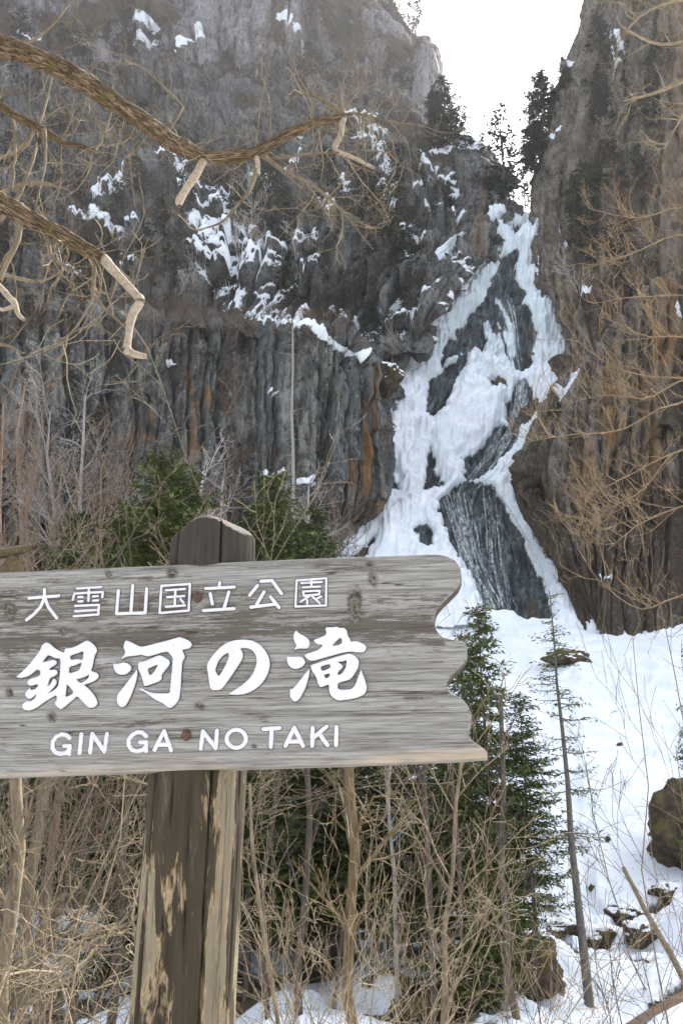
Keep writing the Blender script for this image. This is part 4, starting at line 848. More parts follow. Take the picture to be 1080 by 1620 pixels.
# ------------------------------------------------------------------ conifers above and on the cliffs
far_me = [conifer_me('cliff_conifer', 10, 2.3, 500 + k, gap=.75, bare=.14, per=5, step=.34, leaf=.5, wd=.12, thin=.1, mats=('bark_dark', 'needle_far'), one=True, sub=1, droop=.3) for k in range(4)]
sky_me = [conifer_me('cliff_pine', 12, 2.9, 530 + k, gap=.60, bare=[.10, .30, .16][k], per=6, step=.2, leaf=.30, wd=.075, thin=.15, mats=('bark_dark', 'needle_far'), one=True, sub=2, side=.5, droop=.08, rise=.25, power=.6) for k in range(3)]
gap_me = [conifer_me('cliff_pine', 12, [1.7, 2.0][k], 535 + k, gap=.85, bare=[.3, .22][k], per=5, step=.22, leaf=.30, wd=.10, thin=.10, mats=('bark_dark', 'needle_far'), one=True, sub=1, side=.5, droop=.06, rise=.25, power=.5) for k in range(2)]
pine_me = [conifer_me('cliff_pine', 10, 2.6, 520 + k, gap=.85, bare=.3, per=4, step=.30, leaf=.6, wd=.17, thin=.25, mats=('bark_dark', 'needle_far'), one=True, sub=1, side=.5, droop=.05, rise=.3, power=.5) for k in range(3)]
rgT = np.random.default_rng(77)
# the ones on the skyline by the head of the falls
for px, pb, pt, s_, me, sq, lab in [(708, 240, 118, B, sky_me[0], 1.0, 'broad dark conifer tallest of those on the rock shoulder left of the sky gap'), (738, 248, 165, B, gap_me[1], 1.3, 'low spreading conifer on the shoulder just right of the broad dark one'),
                                    (692, 236, 134, B, sky_me[1], .9, 'narrow conifer at the left edge of the clump on the rock shoulder'), (765, 258, 205, B, gap_me[0], 1.4, 'small bushy conifer at the outer tip of the rock shoulder'), (774, 270, 228, B, sky_me[0], 1.2, 'tiny conifer hanging off the edge above the spur'), (722, 250, 178, B, gap_me[0], 1.1, 'squat dark conifer filling the middle of the shoulder clump'),
                                    (803, 345, 168, F, gap_me[1], 1.15, 'thin tall pine with an open crown standing in the sky gap'), (815, 345, 225, F, gap_me[0], 1.0, 'half-height pine beside the thin tall one in the sky gap'), (858, 232, 112, D, sky_me[0], 1.2, 'tall ragged conifer on the right skyline of the sky gap'),
                                    (846, 292, 196, D, sky_me[1], 1.4, 'bushy conifer low on the right side of the sky gap'), (832, 345, 268, F, gap_me[0], 1.4, 'small dark conifer just above the lip of the falls'), (876, 176, 130, D, sky_me[0], 1.0, 'spiky conifer leaning out from the right wall below its top'), (894, 142, 88, D, sky_me[2], 1.0, 'thin conifer near the top of the right wall edge')]:
    b = s_.at(px, pb); h = height_to(b, pt)
    put_tree('conifer', b - np.array([0, 0, .4]), me, lab, 'tree', 'conifers around the head of the falls', h / 12, rgT.uniform(0, 6.3), squash=sq)
ZB = {'A0': 'at the far left of', 'A1': 'on the bare face of', 'A2': 'on the right buttress of', 'A3': 'high up on', 'A4': 'at the foot of',
      'B0': 'on the far left of', 'B1': 'just left of the big snow ledges of', 'B2': 'right of the big snow ledges of', 'B3': 'close to the rock spur of', 'B4': 'low beside the gully on', 'D0': 'on the upper part of', 'D1': 'low beside the falls on', 'C0': 'on the top edge of', 'C1': 'at the foot of'}
ZONES = [('on the hazy wall at upper left', A, [(10, 60, 240, 190, 20), (330, 90, 400, 240, 9), (480, 20, 670, 160, 34), (180, 10, 260, 130, 7), (410, 150, 560, 230, 10)], (48, 95), 'small grey-green conifer clinging to the hazy wall at upper left'),
         ('on the broken middle cliff', B, [(0, 200, 250, 460, 36), (240, 250, 420, 470, 18), (430, 260, 640, 520, 40), (600, 240, 720, 480, 18), (520, 440, 690, 600, 14)], (46, 100), 'small dark conifer growing from a ledge of the snow-streaked middle cliff'),
         ('on the upper right wall', D, [(925, 70, 1075, 330, 34), (900, 330, 1000, 500, 14)], (48, 105), 'small dark conifer rooted on the upper right wall'),
         ('on the top of the columnar wall', C_, [(0, 470, 140, 560, 10), (110, 690, 180, 740, 3)], (35, 60), 'small dark conifer at the rim of the columnar wall')]
for zn, sf, boxes, (h0, h1), lab in ZONES:
    for bi, (x0, y0, x1, y1, n_) in enumerate(boxes):
        zk = {id(A): 'A', id(B): 'B', id(C_): 'C', id(D): 'D'}[id(sf)]; lab = 'small dark conifer ' + ZB[zk + str(bi)] + ' ' + zn.replace('on the top of ', '').replace('on ', '', 1)
        for k in range(n_):
            px, py = rgT.uniform(x0, x1), rgT.uniform(y0, y1); b = sf.at(px, py); hp = rgT.uniform(h0, h1)
            me = far_me[rgT.integers(4)] if rgT.random() < .7 else pine_me[rgT.integers(3)]
            put_tree('conifer', b - np.array([0, 0, .5]), me, lab, 'tree', 'conifers ' + zn, hp / FPX * b[1] * 1.1 / 10, rgT.uniform(0, 6.3), (rgT.normal(0, .06), rgT.normal(0, .06)), rgT.uniform(.8, 1.3))
# bare brush over the ledges: nobody could count it
def brush(name, sf, boxes, seed, hpx, mat='bark_brush', mask=None):
    rg = np.random.default_rng(seed); ls = []
    for x0, y0, x1, y1, n_ in boxes:
        for k in range(n_):
            b = sf.at(rg.uniform(x0, x1), rg.uniform(y0, y1)); h = rg.uniform(.5, 1.3) * hpx / FPX * b[1]
            for j in range(rg.integers(6, 12)):
                d = unit(np.array([rg.normal(0, .5), rg.normal(-.15, .4), 1.0])); q = b + rg.normal(0, h * .12, 3) * np.array([1, 1, .3]); L = h * rg.uniform(.5, 1.1)
                m = q + d * L * .5; e = m + unit(d + rg.normal(0, .35, 3)) * L * .5; r0 = .35 / FPX * b[1]
                ls.append((np.array([q, m, e]), np.array([r0 * 1.3, r0, r0 * .5])))
                for u in range(2):
                    e2 = m + unit(d + rg.normal(0, .6, 3)) * L * .4; ls.append((np.array([m, (m + e2) / 2 + rg.normal(0, L * .03, 3), e2]), np.array([r0 * .8, r0 * .6, r0 * .4])))
    v, f = tubes(ls, 3); return tag(mesh_np(name, v, f, M[mat]), kind='stuff')
brush('bare_brush', A, [(0, 20, 260, 220, 60), (470, 30, 670, 200, 90), (260, 180, 480, 260, 40)], 601, 34)
brush('bare_brush', B, [(0, 200, 340, 480, 110), (340, 260, 700, 560, 110), (540, 180, 690, 260, 30)], 602, 26)
brush('bare_brush', C_, [(0, 470, 560, 540, 110), (0, 700, 560, 800, 90), (340, 520, 400, 760, 50), (150, 520, 330, 600, 30)], 603, 30)
brush('bare_brush', D, [(900, 60, 1080, 500, 110)], 604, 30)
brush('bare_brush', E, [(820, 640, 1080, 930, 90), (900, 560, 1080, 640, 30)], 605, 26)
# pale leafless trees on the cliff
def bare_tree(name, base, top, seed, label, mat='bark_grey', r=None, kids=(9, 6, 4), group=None, up=.08, ang=(25, 55), cat='tree', wig=.16, rmin=None, ratio=(.28, .48), lvl=3, start=.25, tip=.2):
    base = np.array(base, float); top = np.array(top, float); rg = np.random.default_rng(seed); L = np.linalg.norm(top - base); out = []
    r = r or L * .012; rmin = rmin or .28 / FPX * base[1]
    K = 8; d = unit(top - base); pts = [base + (top - base) * t for t in np.linspace(0, 1, K)]
    off = np.cumsum(rg.normal(0, L * .012, (K, 3)), 0); off -= np.linspace(0, 1, K)[:, None] * off[-1]; off[0] = 0
    pts = np.array(pts) + off; rr = r * (1 - (1 - tip) * np.linspace(0, 1, K))
    for i in range(kids[0]):
        t = start + (1 - start) * (i + rg.random()) / kids[0]; f = t * (K - 1); k = min(int(f), K - 2); q = pts[k] + (pts[k + 1] - pts[k]) * (f - k)
        axis = unit(np.cross(d, rg.normal(0, 1, 3))); a = R(rg.uniform(*ang)); nd = d * math.cos(a) + axis * math.sin(a)
        grow(rg, q, nd, L * rg.uniform(*ratio) * (1.1 - .5 * t), max(rmin, rr[k] * .5), lvl - 1, out, 5, wig, up, kids[1:], (25, 60), (.35, .6), rmin)
    return wood_thing(name, base, [('trunk', [(pts, np.maximum(rr, rmin))], mat, 6), ('crown', out, mat, 3)], label, cat, group)
for sf, x0, y0, x1, y1, sd_, m, lab in [(B, 292, 500, 302, 418, 701, 'bark_birch', 'thin pale leafless tree left of the big snow ledges on the middle cliff'), (B, 392, 440, 398, 300, 702, 'bark_birch', 'white-stemmed leafless tree standing amid the big snow ledges'), (B, 382, 445, 372, 345, 703, 'bark_grey', 'short grey leafless tree at the foot of the big snow ledges'),
                                        (B, 620, 585, 616, 520, 704, 'bark_grey', 'bare sapling below the snowy shelf beside the gully'), (A, 600, 150, 604, 82, 705, 'bark_grey', 'pale leafless tree on the hazy buttress left of the sky gap'), (A, 130, 190, 150, 90, 706, 'bark_grey', 'tall grey leafless tree on the hazy wall at upper left'), (B, 640, 240, 632, 160, 707, 'bark_brush', 'brown leafless tree under the hazy buttress by the snow streak'),
                                        (D, 925, 490, 890, 410, 708, 'bark_birch', 'pale curved birch leaning out from the right wall beside the falls'), (D, 960, 250, 950, 190, 709, 'bark_grey', 'bare grey tree high on the right wall'), (B, 470, 440, 462, 360, 710, 'bark_birch', 'pale leafless tree at the right end of the snow ledges')]:
    b = sf.at(x0, y0); bare_tree('leafless_tree', b, P(x1, y1, b[1] - 1.0), sd_, lab, m, kids=(10, 5, 3), r=.9 / FPX * b[1])

# ------------------------------------------------------------------ valley trees behind the sign
def bare_on_slope(px, pb, pxt, pyt, y, seed, label, mat, **k):
    b = P(px, pb, y); return bare_tree('leafless_tree', b, P(pxt, pyt, y), seed, label, mat, **k)
def ground_at_y(px, y):
    """land height where a given column of the view is y metres away"""
    a = G.p[..., 1].ravel(); x = (px - 540) / FPX * y * 1.0
    i = np.argmin((G.p[..., 0].ravel() - x) ** 2 + (a - y) ** 2); q = G.p.reshape(-1, 3)[i].copy(); return q
for px, pxt, pyt, y, sd_, lab, m in [(45, 40, 610, 84, 721, 'reddish leafless tree at the foot of the cliff, far left', 'bark_red'), (85, 80, 650, 80, 722, 'pale forked leafless tree left of the grey twiggy one below the cliff', 'bark_grey'), (125, 135, 625, 76, 723, 'grey twiggy leafless tree with spreading limbs below the columnar wall', 'bark_grey'), (320, 322, 745, 72, 724, 'small pale leafless tree above the post head', 'bark_birch'),
                                     (15, 5, 640, 88, 725, 'brown leafless tree at the very left edge under the cliff', 'bark_red'), (190, 185, 700, 78, 726, 'thin brown leafless tree behind the left spruce', 'bark_brush'), (285, 290, 750, 80, 727, 'brown leafless tree between the two spruces', 'bark_red'), (345, 352, 760, 78, 728, 'slim grey leafless tree left of the dead white trunk', 'bark_grey'), (520, 525, 790, 95, 729, 'slight brown leafless tree right of the dead white trunk', 'bark_brush'), (160, 160, 740, 66, 730, 'low tangled leafless tree in front of the left spruce', 'bark_red'),
                                     (60, 62, 720, 64, 731, 'short brown leafless tree in the thicket at far left', 'bark_red'), (110, 100, 735, 60, 732, 'short tan leafless tree in the thicket left of the spruce', 'bark_tan'), (490, 488, 770, 92, 733, 'grey leafless tree just right of the dead white trunk', 'bark_grey')]:
    b = ground_at_y(px, y); bare_tree('leafless_tree', b, P(pxt, pyt, y), sd_, lab, m, kids=(14, 7, 4), r=.0075 * y * .6, start=.4, ratio=(.16, .30), rmin=.32 / FPX * y, group=None)
b = ground_at_y(463, 96); t_ = P(463, 515, 96); rg = np.random.default_rng(8)
zz = np.linspace(0, 1, 9)[:, None]; tr = [(b + (t_ - b) * zz + rg.normal(0, .11, (9, 3)), np.linspace(.30, .08, 9))]; stubs = []
for k in range(46):
    q = b + (t_ - b) * rg.uniform(.45, .97); az = rg.uniform(0, 6.28); d = np.array([math.cos(az), math.sin(az), rg.normal(-.1, .25)]); grow(rg, q, d, rg.uniform(.8, 2.4), .035, 1, stubs, 4, .2, 0, (3,), rmin=.014)
wood_thing('dead_tree', b, [('trunk', tr, 'bark_grey', 7), ('branch', stubs, 'bark_grey', 3)], 'tall dead white trunk with broken branch stubs before the columnar wall', 'tree')
near_me = [conifer_me('spruce', 14, 3.3, 540 + k, gap=.40, bare=[.10, .18, .26][k], per=6, step=.16, leaf=.25, wd=.046, thin=.05, mats=('bark_dark', 'needle_near'), sub=2, droop=.30) for k in range(3)]
wide_me = conifer_me('spruce', 16, 4.6, 550, gap=.42, bare=.2, per=8, step=.20, leaf=.32, wd=.06, thin=.03, mats=('bark_dark', 'needle_near'), sub=2, droop=.12, power=.6)
#open_me = conifer_me('spruce', 14, 2.6, 552, gap=.62, bare=.30, per=5, step=.13, leaf=.36, wd=.045, thin=.35, mats=('bark_grey', 'needle_near'), sub=2, droop=.30, power=.35)
for px, y, pt, me, h0, sq, lab in [(232, 56, 708, wide_me, 16, 1.0, 'broad bushy green spruce behind the left half of the sign'), (430, 62, 742, wide_me, 16, .85, 'bushy green spruce just right of the post head'), (98, 58, 805, near_me[0], 14, 1.1, 'small green spruce peeking over the left end of the board'), (490, 66, 800, wide_me, 16, .8, 'lower green spruce at the right flank of the bushy one by the post head'), (175, 60, 800, near_me[1], 14, 1.3, 'young spruce at the left flank of the broad bushy one'),
                                   (768, 39, 948, near_me[0], 14, .9, 'slender green spruce standing at the scalloped end of the board'), (735, 42, 985, near_me[1], 14, .85, 'spruce half hidden by the scalloped end of the board'), (822, 38, 1085, near_me[2], 14, .9, 'shorter spruce between the board end and the lone bare-stemmed tree'), (700, 37, 1150, near_me[0], 14, 1.2, 'dense spruce under the right end of the board'), (640, 40, 1100, near_me[1], 14, 1.45, 'dense dark spruce below the board right of the mossy trunk'),
                                   (590, 43, 1080, near_me[0], 14, 1.4, 'dark spruce directly behind the mossy trunk'), (520, 41, 1090, near_me[1], 14, 1.45, 'dark spruce between the post and the mossy trunk'), (455, 44, 1060, near_me[0], 14, 1.4, 'dark spruce just right of the post'), (405, 38, 1150, near_me[2], 14, 1.3, 'dark spruce close behind the right side of the post'), (215, 40, 1090, near_me[0], 14, 1.4, 'dark spruce just left of the post'), (120, 44, 1080, near_me[1], 14, 1.4, 'dark spruce behind the pale thicket at lower left'), (40, 42, 1060, near_me[2], 14, 1.4, 'dark spruce at the left edge below the board'),
                                   (775, 36, 1290, near_me[1], 14, 1.1, 'low dense spruce at the foot of the slender one'), (745, 35, 1330, near_me[0], 14, 1.2, 'lowest spruce, its skirts on the snow left of the lone tree'), (1100, 48, 1000, near_me[0], 14, .6, 'dark spruce cut by the right edge of the view'), (300, 41, 1080, near_me[0], 14, 1.3, 'dark spruce straight behind the post'), (655, 50, 1120, near_me[2], 14, 1.7, 'farther dark spruce filling the wood under the right third of the board'), (560, 54, 1110, near_me[1], 14, 1.7, 'farther dark spruce behind the mossy trunk in the depth of the wood'), (480, 52, 1100, near_me[0], 14, 1.7, 'farther dark spruce in the gap between the post and the mossy trunk'), (390, 50, 1120, near_me[1], 14, 1.7, 'farther dark spruce right behind the right edge of the post'), (160, 52, 1110, near_me[0], 14, 1.7, 'farther dark spruce seen between the pale thicket and the post'), (60, 54, 1120, near_me[1], 14, 1.7, 'farther dark spruce seen through the pale thicket'), (715, 47, 1130, near_me[0], 14, 1.5, 'farther spruce under the tip of the board')]:
    b = ground_at_y(px, y); h = height_to(b, pt); put_tree('spruce', b - np.array([0, 0, .2]), me, lab, 'tree', 'spruces in the valley', h / h0, rgT.uniform(0, 6.3), squash=sq * (14 if h0 == 14 else 16) / h * (h / 14 if h0 == 14 else h / 16) * 1.0)
# the lone, mostly bare spruce on the right
b = ground_at_y(893, 36); tl = P(862, 930, 36); hh_ = tl[2] - b[2]
lone_t, lone_c = conifer_me('spruce', hh_, 1.25, 560, gap=.66, bare=.30, per=5, step=.12, leaf=.18, wd=.028, thin=.25, mats=('bark_stem', 'needle_near'), sub=1, droop=.36, power=.3, tr=.17, side=.42, lean=(tl[0] - b[0]) / hh_)
put_tree('spruce', b - np.array([0, 0, .1]), (lone_t, lone_c), 'lone thin spruce with a long bare grey stem standing on the snow slope', 'tree')
# more stems in the wood below the board
for px, y, pt, wpx, m, lab in [(480, 33, 1235, 13, 'bark_dark', 'dark straight stem in the wood right of the post'), (440, 36, 1235, 9, 'bark_dark', 'slim dark stem nearest the post on its right'), (668, 34, 1240, 11, 'bark_dark', 'dark stem under the board right of the mossy trunk'), (790, 33, 1390, 12, 'bark_dark', 'short dark stem at the edge of the snow slope'), (215, 30, 1235, 16, 'bark_dark', 'dark stem close along the left side of the post'), (120, 28, 1235, 18, 'bark_red', 'reddish stem behind the pale thicket'), (80, 24, 1235, 24, 'bark_tan', 'thick tan stem behind the pale thicket'), (60, 31, 1235, 13, 'bark_dark', 'dark slim stem behind the pale thicket'), (160, 33, 1235, 11, 'bark_dark', 'thin dark stem left of the post'), (620, 36, 1240, 8, 'bark_grey', 'thin grey stem beside the mossy trunk'), (725, 35, 1240, 9, 'bark_dark', 'thin dark stem under the tip of the board'), (530, 37, 1235, 9, 'bark_dark', 'thin dark stem left of the mossy trunk')]:
    b = ground_at_y(px, y) if y > 27 else np.array([(px - 540) / FPX * y, y, bank_z(0, y)]); b = b - np.array([0, 0, .3]); t_ = P(px + rgT.normal(0, 6), 1100, y)
    bare_tree('leafless_tree', b, t_, int(800 + px), lab, m, r=wpx / 2 / FPX * y, kids=(9, 4, 3), start=.3, ratio=(.12, .22), tip=.6)

# ------------------------------------------------------------------ thickets near the viewer
def thicket(px, y, pyt, seed, label, mat, n=5, spread=.35, lvl=3, rpx=3.0, kids=(6, 5, 3), wig=.2, lean=0.0, group=None, up=.06, rmin_px=.55, cat='shrub', ang=(25, 60)):
    rg = np.random.default_rng(seed); b = np.array([(px - 540) / FPX * y / .94, y, bank_z(0, y) if y < 27 else ground_at_y(px, y)[2]]); H = max(.5, EYE[2] + ray(540, pyt)[2] / ray(540, pyt)[1] * y - b[2])
    stems, tw = [], []
    for i in range(n):
        o = []; d = unit(np.array([rg.normal(lean, spread), rg.normal(0, spread * .7), 1.0]))
        grow(rg, b + rg.normal(0, .06 + .02 * y, 3) * np.array([1, 1, 0]), d, H * rg.uniform(.75, 1.1), rpx / FPX * y * rg.uniform(.6, 1.1), lvl, o, 7, wig, up, kids, ang, (.3, .55), rmin_px / FPX * y)
        stems.append(o[0]); tw += o[1:]
    return wood_thing('bare_shrub', b, [('stem', stems, mat, 6), ('twig', tw, mat, 3)], label, cat, group)
T_ = [(15, 9.0, 1190, 1, 'pale gnarled leafless shrub filling the lower left corner', 'bark_twig', 4, 5.0), (95, 8.0, 1230, 2, 'pale tangled leafless shrub left of the post', 'bark_twig', 4, 4.4), (170, 9.5, 1220, 3, 'tan leafless shrub tight against the left of the post', 'bark_twig', 5, 3.2), (40, 12.0, 1210, 4, 'thin-twigged tan shrub behind the gnarled corner one', 'bark_tan', 6, 2.6), (140, 13.0, 1240, 5, 'reddish twiggy shrub deep in the lower left thicket', 'bark_red', 6, 2.2),
      (430, 12.0, 1260, 6, 'fine-twigged tan shrub just right of the post', 'bark_twig', 6, 2.4), (505, 11.0, 1250, 7, 'tan leafless shrub left of the mossy trunk', 'bark_tan', 5, 2.6), (600, 12.0, 1240, 8, 'tan leafless shrub around the foot of the mossy trunk', 'bark_twig', 6, 2.8), (665, 13.0, 1290, 9, 'wide leafless shrub below the right end of the board', 'bark_tan', 6, 2.3), (560, 16.0, 1330, 10, 'reddish twiggy shrub behind the mossy trunk', 'bark_red', 7, 1.9), (720, 15.0, 1400, 11, 'low leafless shrub at the edge of the snow slope', 'bark_tan', 6, 1.9), (470, 17.0, 1330, 12, 'brown twiggy shrub in the shade right of the post', 'bark_red', 7, 1.8), (640, 9.0, 1420, 13, 'light tan shrub low in the bottom middle', 'bark_twig', 4, 2.4), (390, 8.5, 1400, 14, 'light tan shrub low against the right of the post', 'bark_twig', 4, 2.2)]
for px, y, pyt, sd_, lab, m, n_, rp in T_: thicket(px, y, pyt, 900 + sd_, lab, m, n=max(4, n_ - 1), rpx=rp * (1.0 if sd_ in (1, 2, 3) else .62), wig=.34 if sd_ in (1, 2, 3) else .24, kids=(5, 4, 2) if sd_ in (1, 2, 3) else (5, 3, 2), up=.02 if sd_ in (1, 2, 3) else .06, rmin_px=.6 if sd_ in (1, 2, 3) else .34, ang=(35, 80) if sd_ in (1, 2, 3) else (20, 50))
for px, y, pyt, sd_, lab, m, n_, rp in [(20, 22, 770, 31, 'straw-coloured leafless shrub rising over the left end of the board', 'bark_twig', 7, 2.0), (70, 24, 800, 32, 'straw-coloured twiggy shrub beside the mossy snag', 'bark_tan', 7, 1.7), (120, 26, 820, 33, 'fine tan shrub right of the mossy snag above the board', 'bark_tan', 7, 1.4), (165, 27, 850, 34, 'low brown shrub at the foot of the broad bushy spruce', 'bark_red', 7, 1.3)]:
    thicket(px, y, pyt, 950 + sd_, lab, m, n=n_, rpx=rp, spread=.16)
# mossy trunk and its grey companion
b = np.array([(562 - 540) / FPX * 13, 13, bank_z(0, 13)]); b[0] = P(566, 1640, 13)[0]
bare_tree('mossy_tree', b, P(553, 1120, 13), 981, 'straight mossy brown trunk rising behind the board right of the post', 'trunk_moss', r=10.5 / FPX * 13, kids=(8, 4, 3), start=.45, ratio=(.15, .28), tip=.7, rmin=.6 / FPX * 13)
b = np.array([P(655, 1640, 14)[0], 14, bank_z(0, 14)])
bare_tree('leafless_tree', b, P(735, 1160, 14.5), 982, 'grey forked sapling leaning right from the mossy trunk', 'bark_tan', r=7 / FPX * 14, kids=(9, 6, 3), start=.3, ratio=(.25, .4), tip=.35, rmin=.6 / FPX * 14)
b = np.array([P(18, 1640, 10)[0], 10, bank_z(0, 10)])
bare_tree('leafless_tree', b, P(25, 1150, 10), 983, 'straight tan young trunk near the left edge below the board', 'bark_tan', r=12 / FPX * 10, kids=(8, 5, 3), start=.3, ratio=(.2, .35), tip=.7, rmin=.6 / FPX * 10)
b = np.array([P(490, 1640, 10)[0], 10, bank_z(0, 10)])
bare_tree('leafless_tree', b, P(395, 1240, 10), 984, 'thin grey sapling leaning left toward the post', 'bark_tan', r=4.5 / FPX * 10, kids=(7, 5, 3), start=.3, ratio=(.2, .35), tip=.5, rmin=.6 / FPX * 10)
# saplings on the snow slope at right
for px, y, pxt, pyt, sd_, lab, rp in [(1060, 22, 1000, 1010, 41, 'arching sapling with fine twigs at the right edge of the snow', 1.6), (1075, 24, 1045, 960, 42, 'taller arching sapling cut by the right edge', 1.8), (975, 38, 920, 1180, 43, 'hair-thin sapling in the middle of the snow slope', 1.1), (770, 37, 755, 1330, 44, 'dark hair-thin sapling left of the lone spruce', 1.2), (768, 37, 762, 1190, 45, 'slim sapling beside the lone spruce', 1.2), (650, 36, 650, 1370, 46, 'thin sapling at the edge of the wood', 1.3), (1005, 20, 960, 1470, 47, 'low dark sapling before the snowy boulders', 1.5), (945, 24, 925, 1390, 48, 'low thin sapling right of the lone stem', 1.3), (860, 27, 840, 1380, 49, 'low thin sapling left of the lone stem', 1.3), (1040, 17, 1010, 1500, 50, 'dark thin stem rising from the bottom right corner', 1.7), (1080, 19, 1068, 1180, 51, 'thin sapling overlapping the dark bank at the right edge', 1.5), (800, 24, 790, 1490, 52, 'low bare sapling near the brown rock', 1.4)]:
    b = ground_at_y(px, y) if y > 27 else np.array([P(px, 1500, y)[0], y, bank_z(0, y)]); bare_tree('sapling', b, P(pxt, pyt, y), 1000 + sd_, lab, 'bark_dark' if sd_ in (44, 47, 50, 49) else 'bark_tan', r=rp / FPX * y, kids=(9, 4), start=.3, ratio=(.2, .38), tip=.35, rmin=.45 / FPX * y, lvl=2, cat='sapling', ang=(20, 45))
b0, b1 = P(985, 1372, 24), P(1092, 1570, 22); wood_thing('leaning_pole', b1, [('pole', [(b1 + (b0 - b1) * np.linspace(-.25, 1, 8)[:, None] + np.random.default_rng(5).normal(0, .012, (8, 3)), np.linspace(.075, .045, 8))], 'bark_tan', 7)], 'pale bare pole leaning left over the snowy boulders at the right edge', 'pole')

# ------------------------------------------------------------------ the tree whose boughs hang in from the left
rg = np.random.default_rng(41); Y1 = 3.6
b1 = path([(-420, -10, 25, 3.4), (-160, 22, 24, 3.5), (-40, 58, 22, 3.5), (0, 72, 21), (60, 92, 19.5), (120, 122, 19), (180, 161, 18), (240, 201, 17), (262, 217, 16), (300, 239, 14), (340, 249, 13), (400, 243, 12), (450, 215, 10), (500, 194, 9.5), (545, 184, 8)], Y1, 150)
b2 = path([(-420, 200, 22, 3.2), (-120, 268, 19, 3.2), (-30, 302, 18), (0, 319, 17.5), (50, 346, 15.5), (100, 373, 14), (140, 397, 13), (165, 410, 12)], 3.3, 120)
b3 = path([(-400, 90, 16, 3.9), (-100, 135, 10, 3.9), (-20, 160, 9), (30, 186, 8), (75, 211, 7.5), (100, 226, 6), (130, 232, 5), (150, 240, 3)], 3.9, 80)
dead = [path([(163, 408, 10), (185, 433, 8.5), (215, 466, 8), (222, 477, 8.5), (210, 498, 7.5), (203, 535, 7), (200, 553, 7.5)], 3.3, 24), path([(200, 553, 7.5), (212, 560, 6.5), (233, 564, 5)], 3.3, 8), path([(322, 255, 8), (308, 280, 8.5), (295, 298, 8), (284, 318, 8), (284, 326, 5)], Y1, 14), path([(405, 245, 5), (408, 262, 5), (409, 277, 3.5)], Y1, 8),
        path([(543, 186, 6), (538, 215, 6), (530, 236, 5), (560, 250, 4), (592, 266, 3)], Y1, 16), path([(-6, 448, 5), (10, 465, 5.5), (22, 478, 6), (20, 485, 4.5), (4, 490, 3.5), (-3, 487, 3)], 3.3, 12), path([(22, 478, 6), (28, 495, 5), (38, 506, 4)], 3.3, 8)]
side = [path([(406, 268, 5), (395, 300, 4), (375, 325, 3.2), (350, 352, 2.2), (310, 365, 1.2)], Y1, 14), path([(420, 248, 5), (450, 272, 4), (490, 290, 3.3), (525, 318, 2.8), (550, 345, 2), (590, 395, 1)], Y1, 16), path([(30, 348, 8), (28, 380, 6), (10, 418, 5), (0, 445, 4.5)], 3.3, 12), path([(540, 186, 7), (525, 165, 4), (490, 150, 3), (455, 150, 2)], Y1, 10),
        path([(543, 184, 6), (540, 160, 4), (535, 130, 2)], Y1, 8), path([(142, 400, 5), (150, 425, 4), (150, 470, 3), (185, 505, 2.5), (200, 520, 1.5)], 3.3, 12), path([(145, 455, 3.5), (140, 490, 2.4), (110, 530, 1.6), (75, 555, .9)], 3.3, 10), path([(150, 238, 3), (165, 210, 3), (178, 175, 2)], 3.9, 8), path([(165, 210, 3), (190, 225, 2.5), (206, 245, 1.2)], 3.9, 8),
        path([(70, 205, 5), (72, 260, 2.4), (55, 330, 1.6)], 3.8, 9), path([(20, 190, 4), (25, 250, 2.8), (20, 300, 1.8)], 3.8, 9), path([(265, 212, 4), (285, 170, 2.6), (230, 110, 2), (200, 95, 1)], Y1, 10), path([(480, 200, 4), (560, 180, 2.6), (640, 200, 1.6)], Y1, 10), path([(430, 250, 3), (500, 245, 2.2), (600, 240, 1.4), (640, 265, .8)], Y1, 10), path([(75, 375, 5), (85, 410, 3), (130, 432, 2)], 3.3, 9)]
tw = []
def sprout(host, n, L, lo=.1, hi=1.0, r=1.3, y=3.6, up=.05, lvl=1, bias=(0, 0, 0), k=3):
    p, rad = host
    for i in range(n):
        f = rg.uniform(lo, hi) * (len(p) - 1); j = min(int(f), len(p) - 2); q = p[j] + (p[j + 1] - p[j]) * (f - j); t = unit(p[j + 1] - p[j])
        d = unit(np.cross(t, rg.normal(0, 1, 3)) + .5 * t + np.array(bias)); grow(rg, q, d, L * rg.uniform(.5, 1.3), r / FPX * y, lvl, tw, 6, .3, up, (k, 3), (25, 70), (.3, .6), .30 / FPX * y)
sprout(b1, 9, .36, .3, .6, lvl=2, r=1.4); sprout(b1, 20, .40, .62, 1.0, lvl=2, r=1.4); sprout(b2, 9, .34, .3, 1, lvl=2, r=1.4, y=3.3); sprout(b3, 11, .38, .2, 1, lvl=2, r=1.3, y=3.9)
for s_ in side: sprout(s_, 4, .28, .15, 1, r=1.4, lvl=2, k=3)
for s_ in side[1:2] + side[12:14]: sprout(s_, 8, .32, .1, 1, r=1.3, lvl=2, bias=(.2, 0, -.5))
trunk = path([(-430, 2600, 70, 3.0), (-440, 1600, 62, 3.1), (-430, 700, 52, 3.2), (-420, 150, 38, 3.4), (-400, -300, 28, 3.6)], 3.2, 30)
trunk[0][0][2] = -.1
tb = np.array([trunk[0][0][0], trunk[0][0][1], 0.0])
ot = empty('leafless_tree', tb, 'old leafless tree whose two thick mossy boughs hang in from the upper left', 'tree')
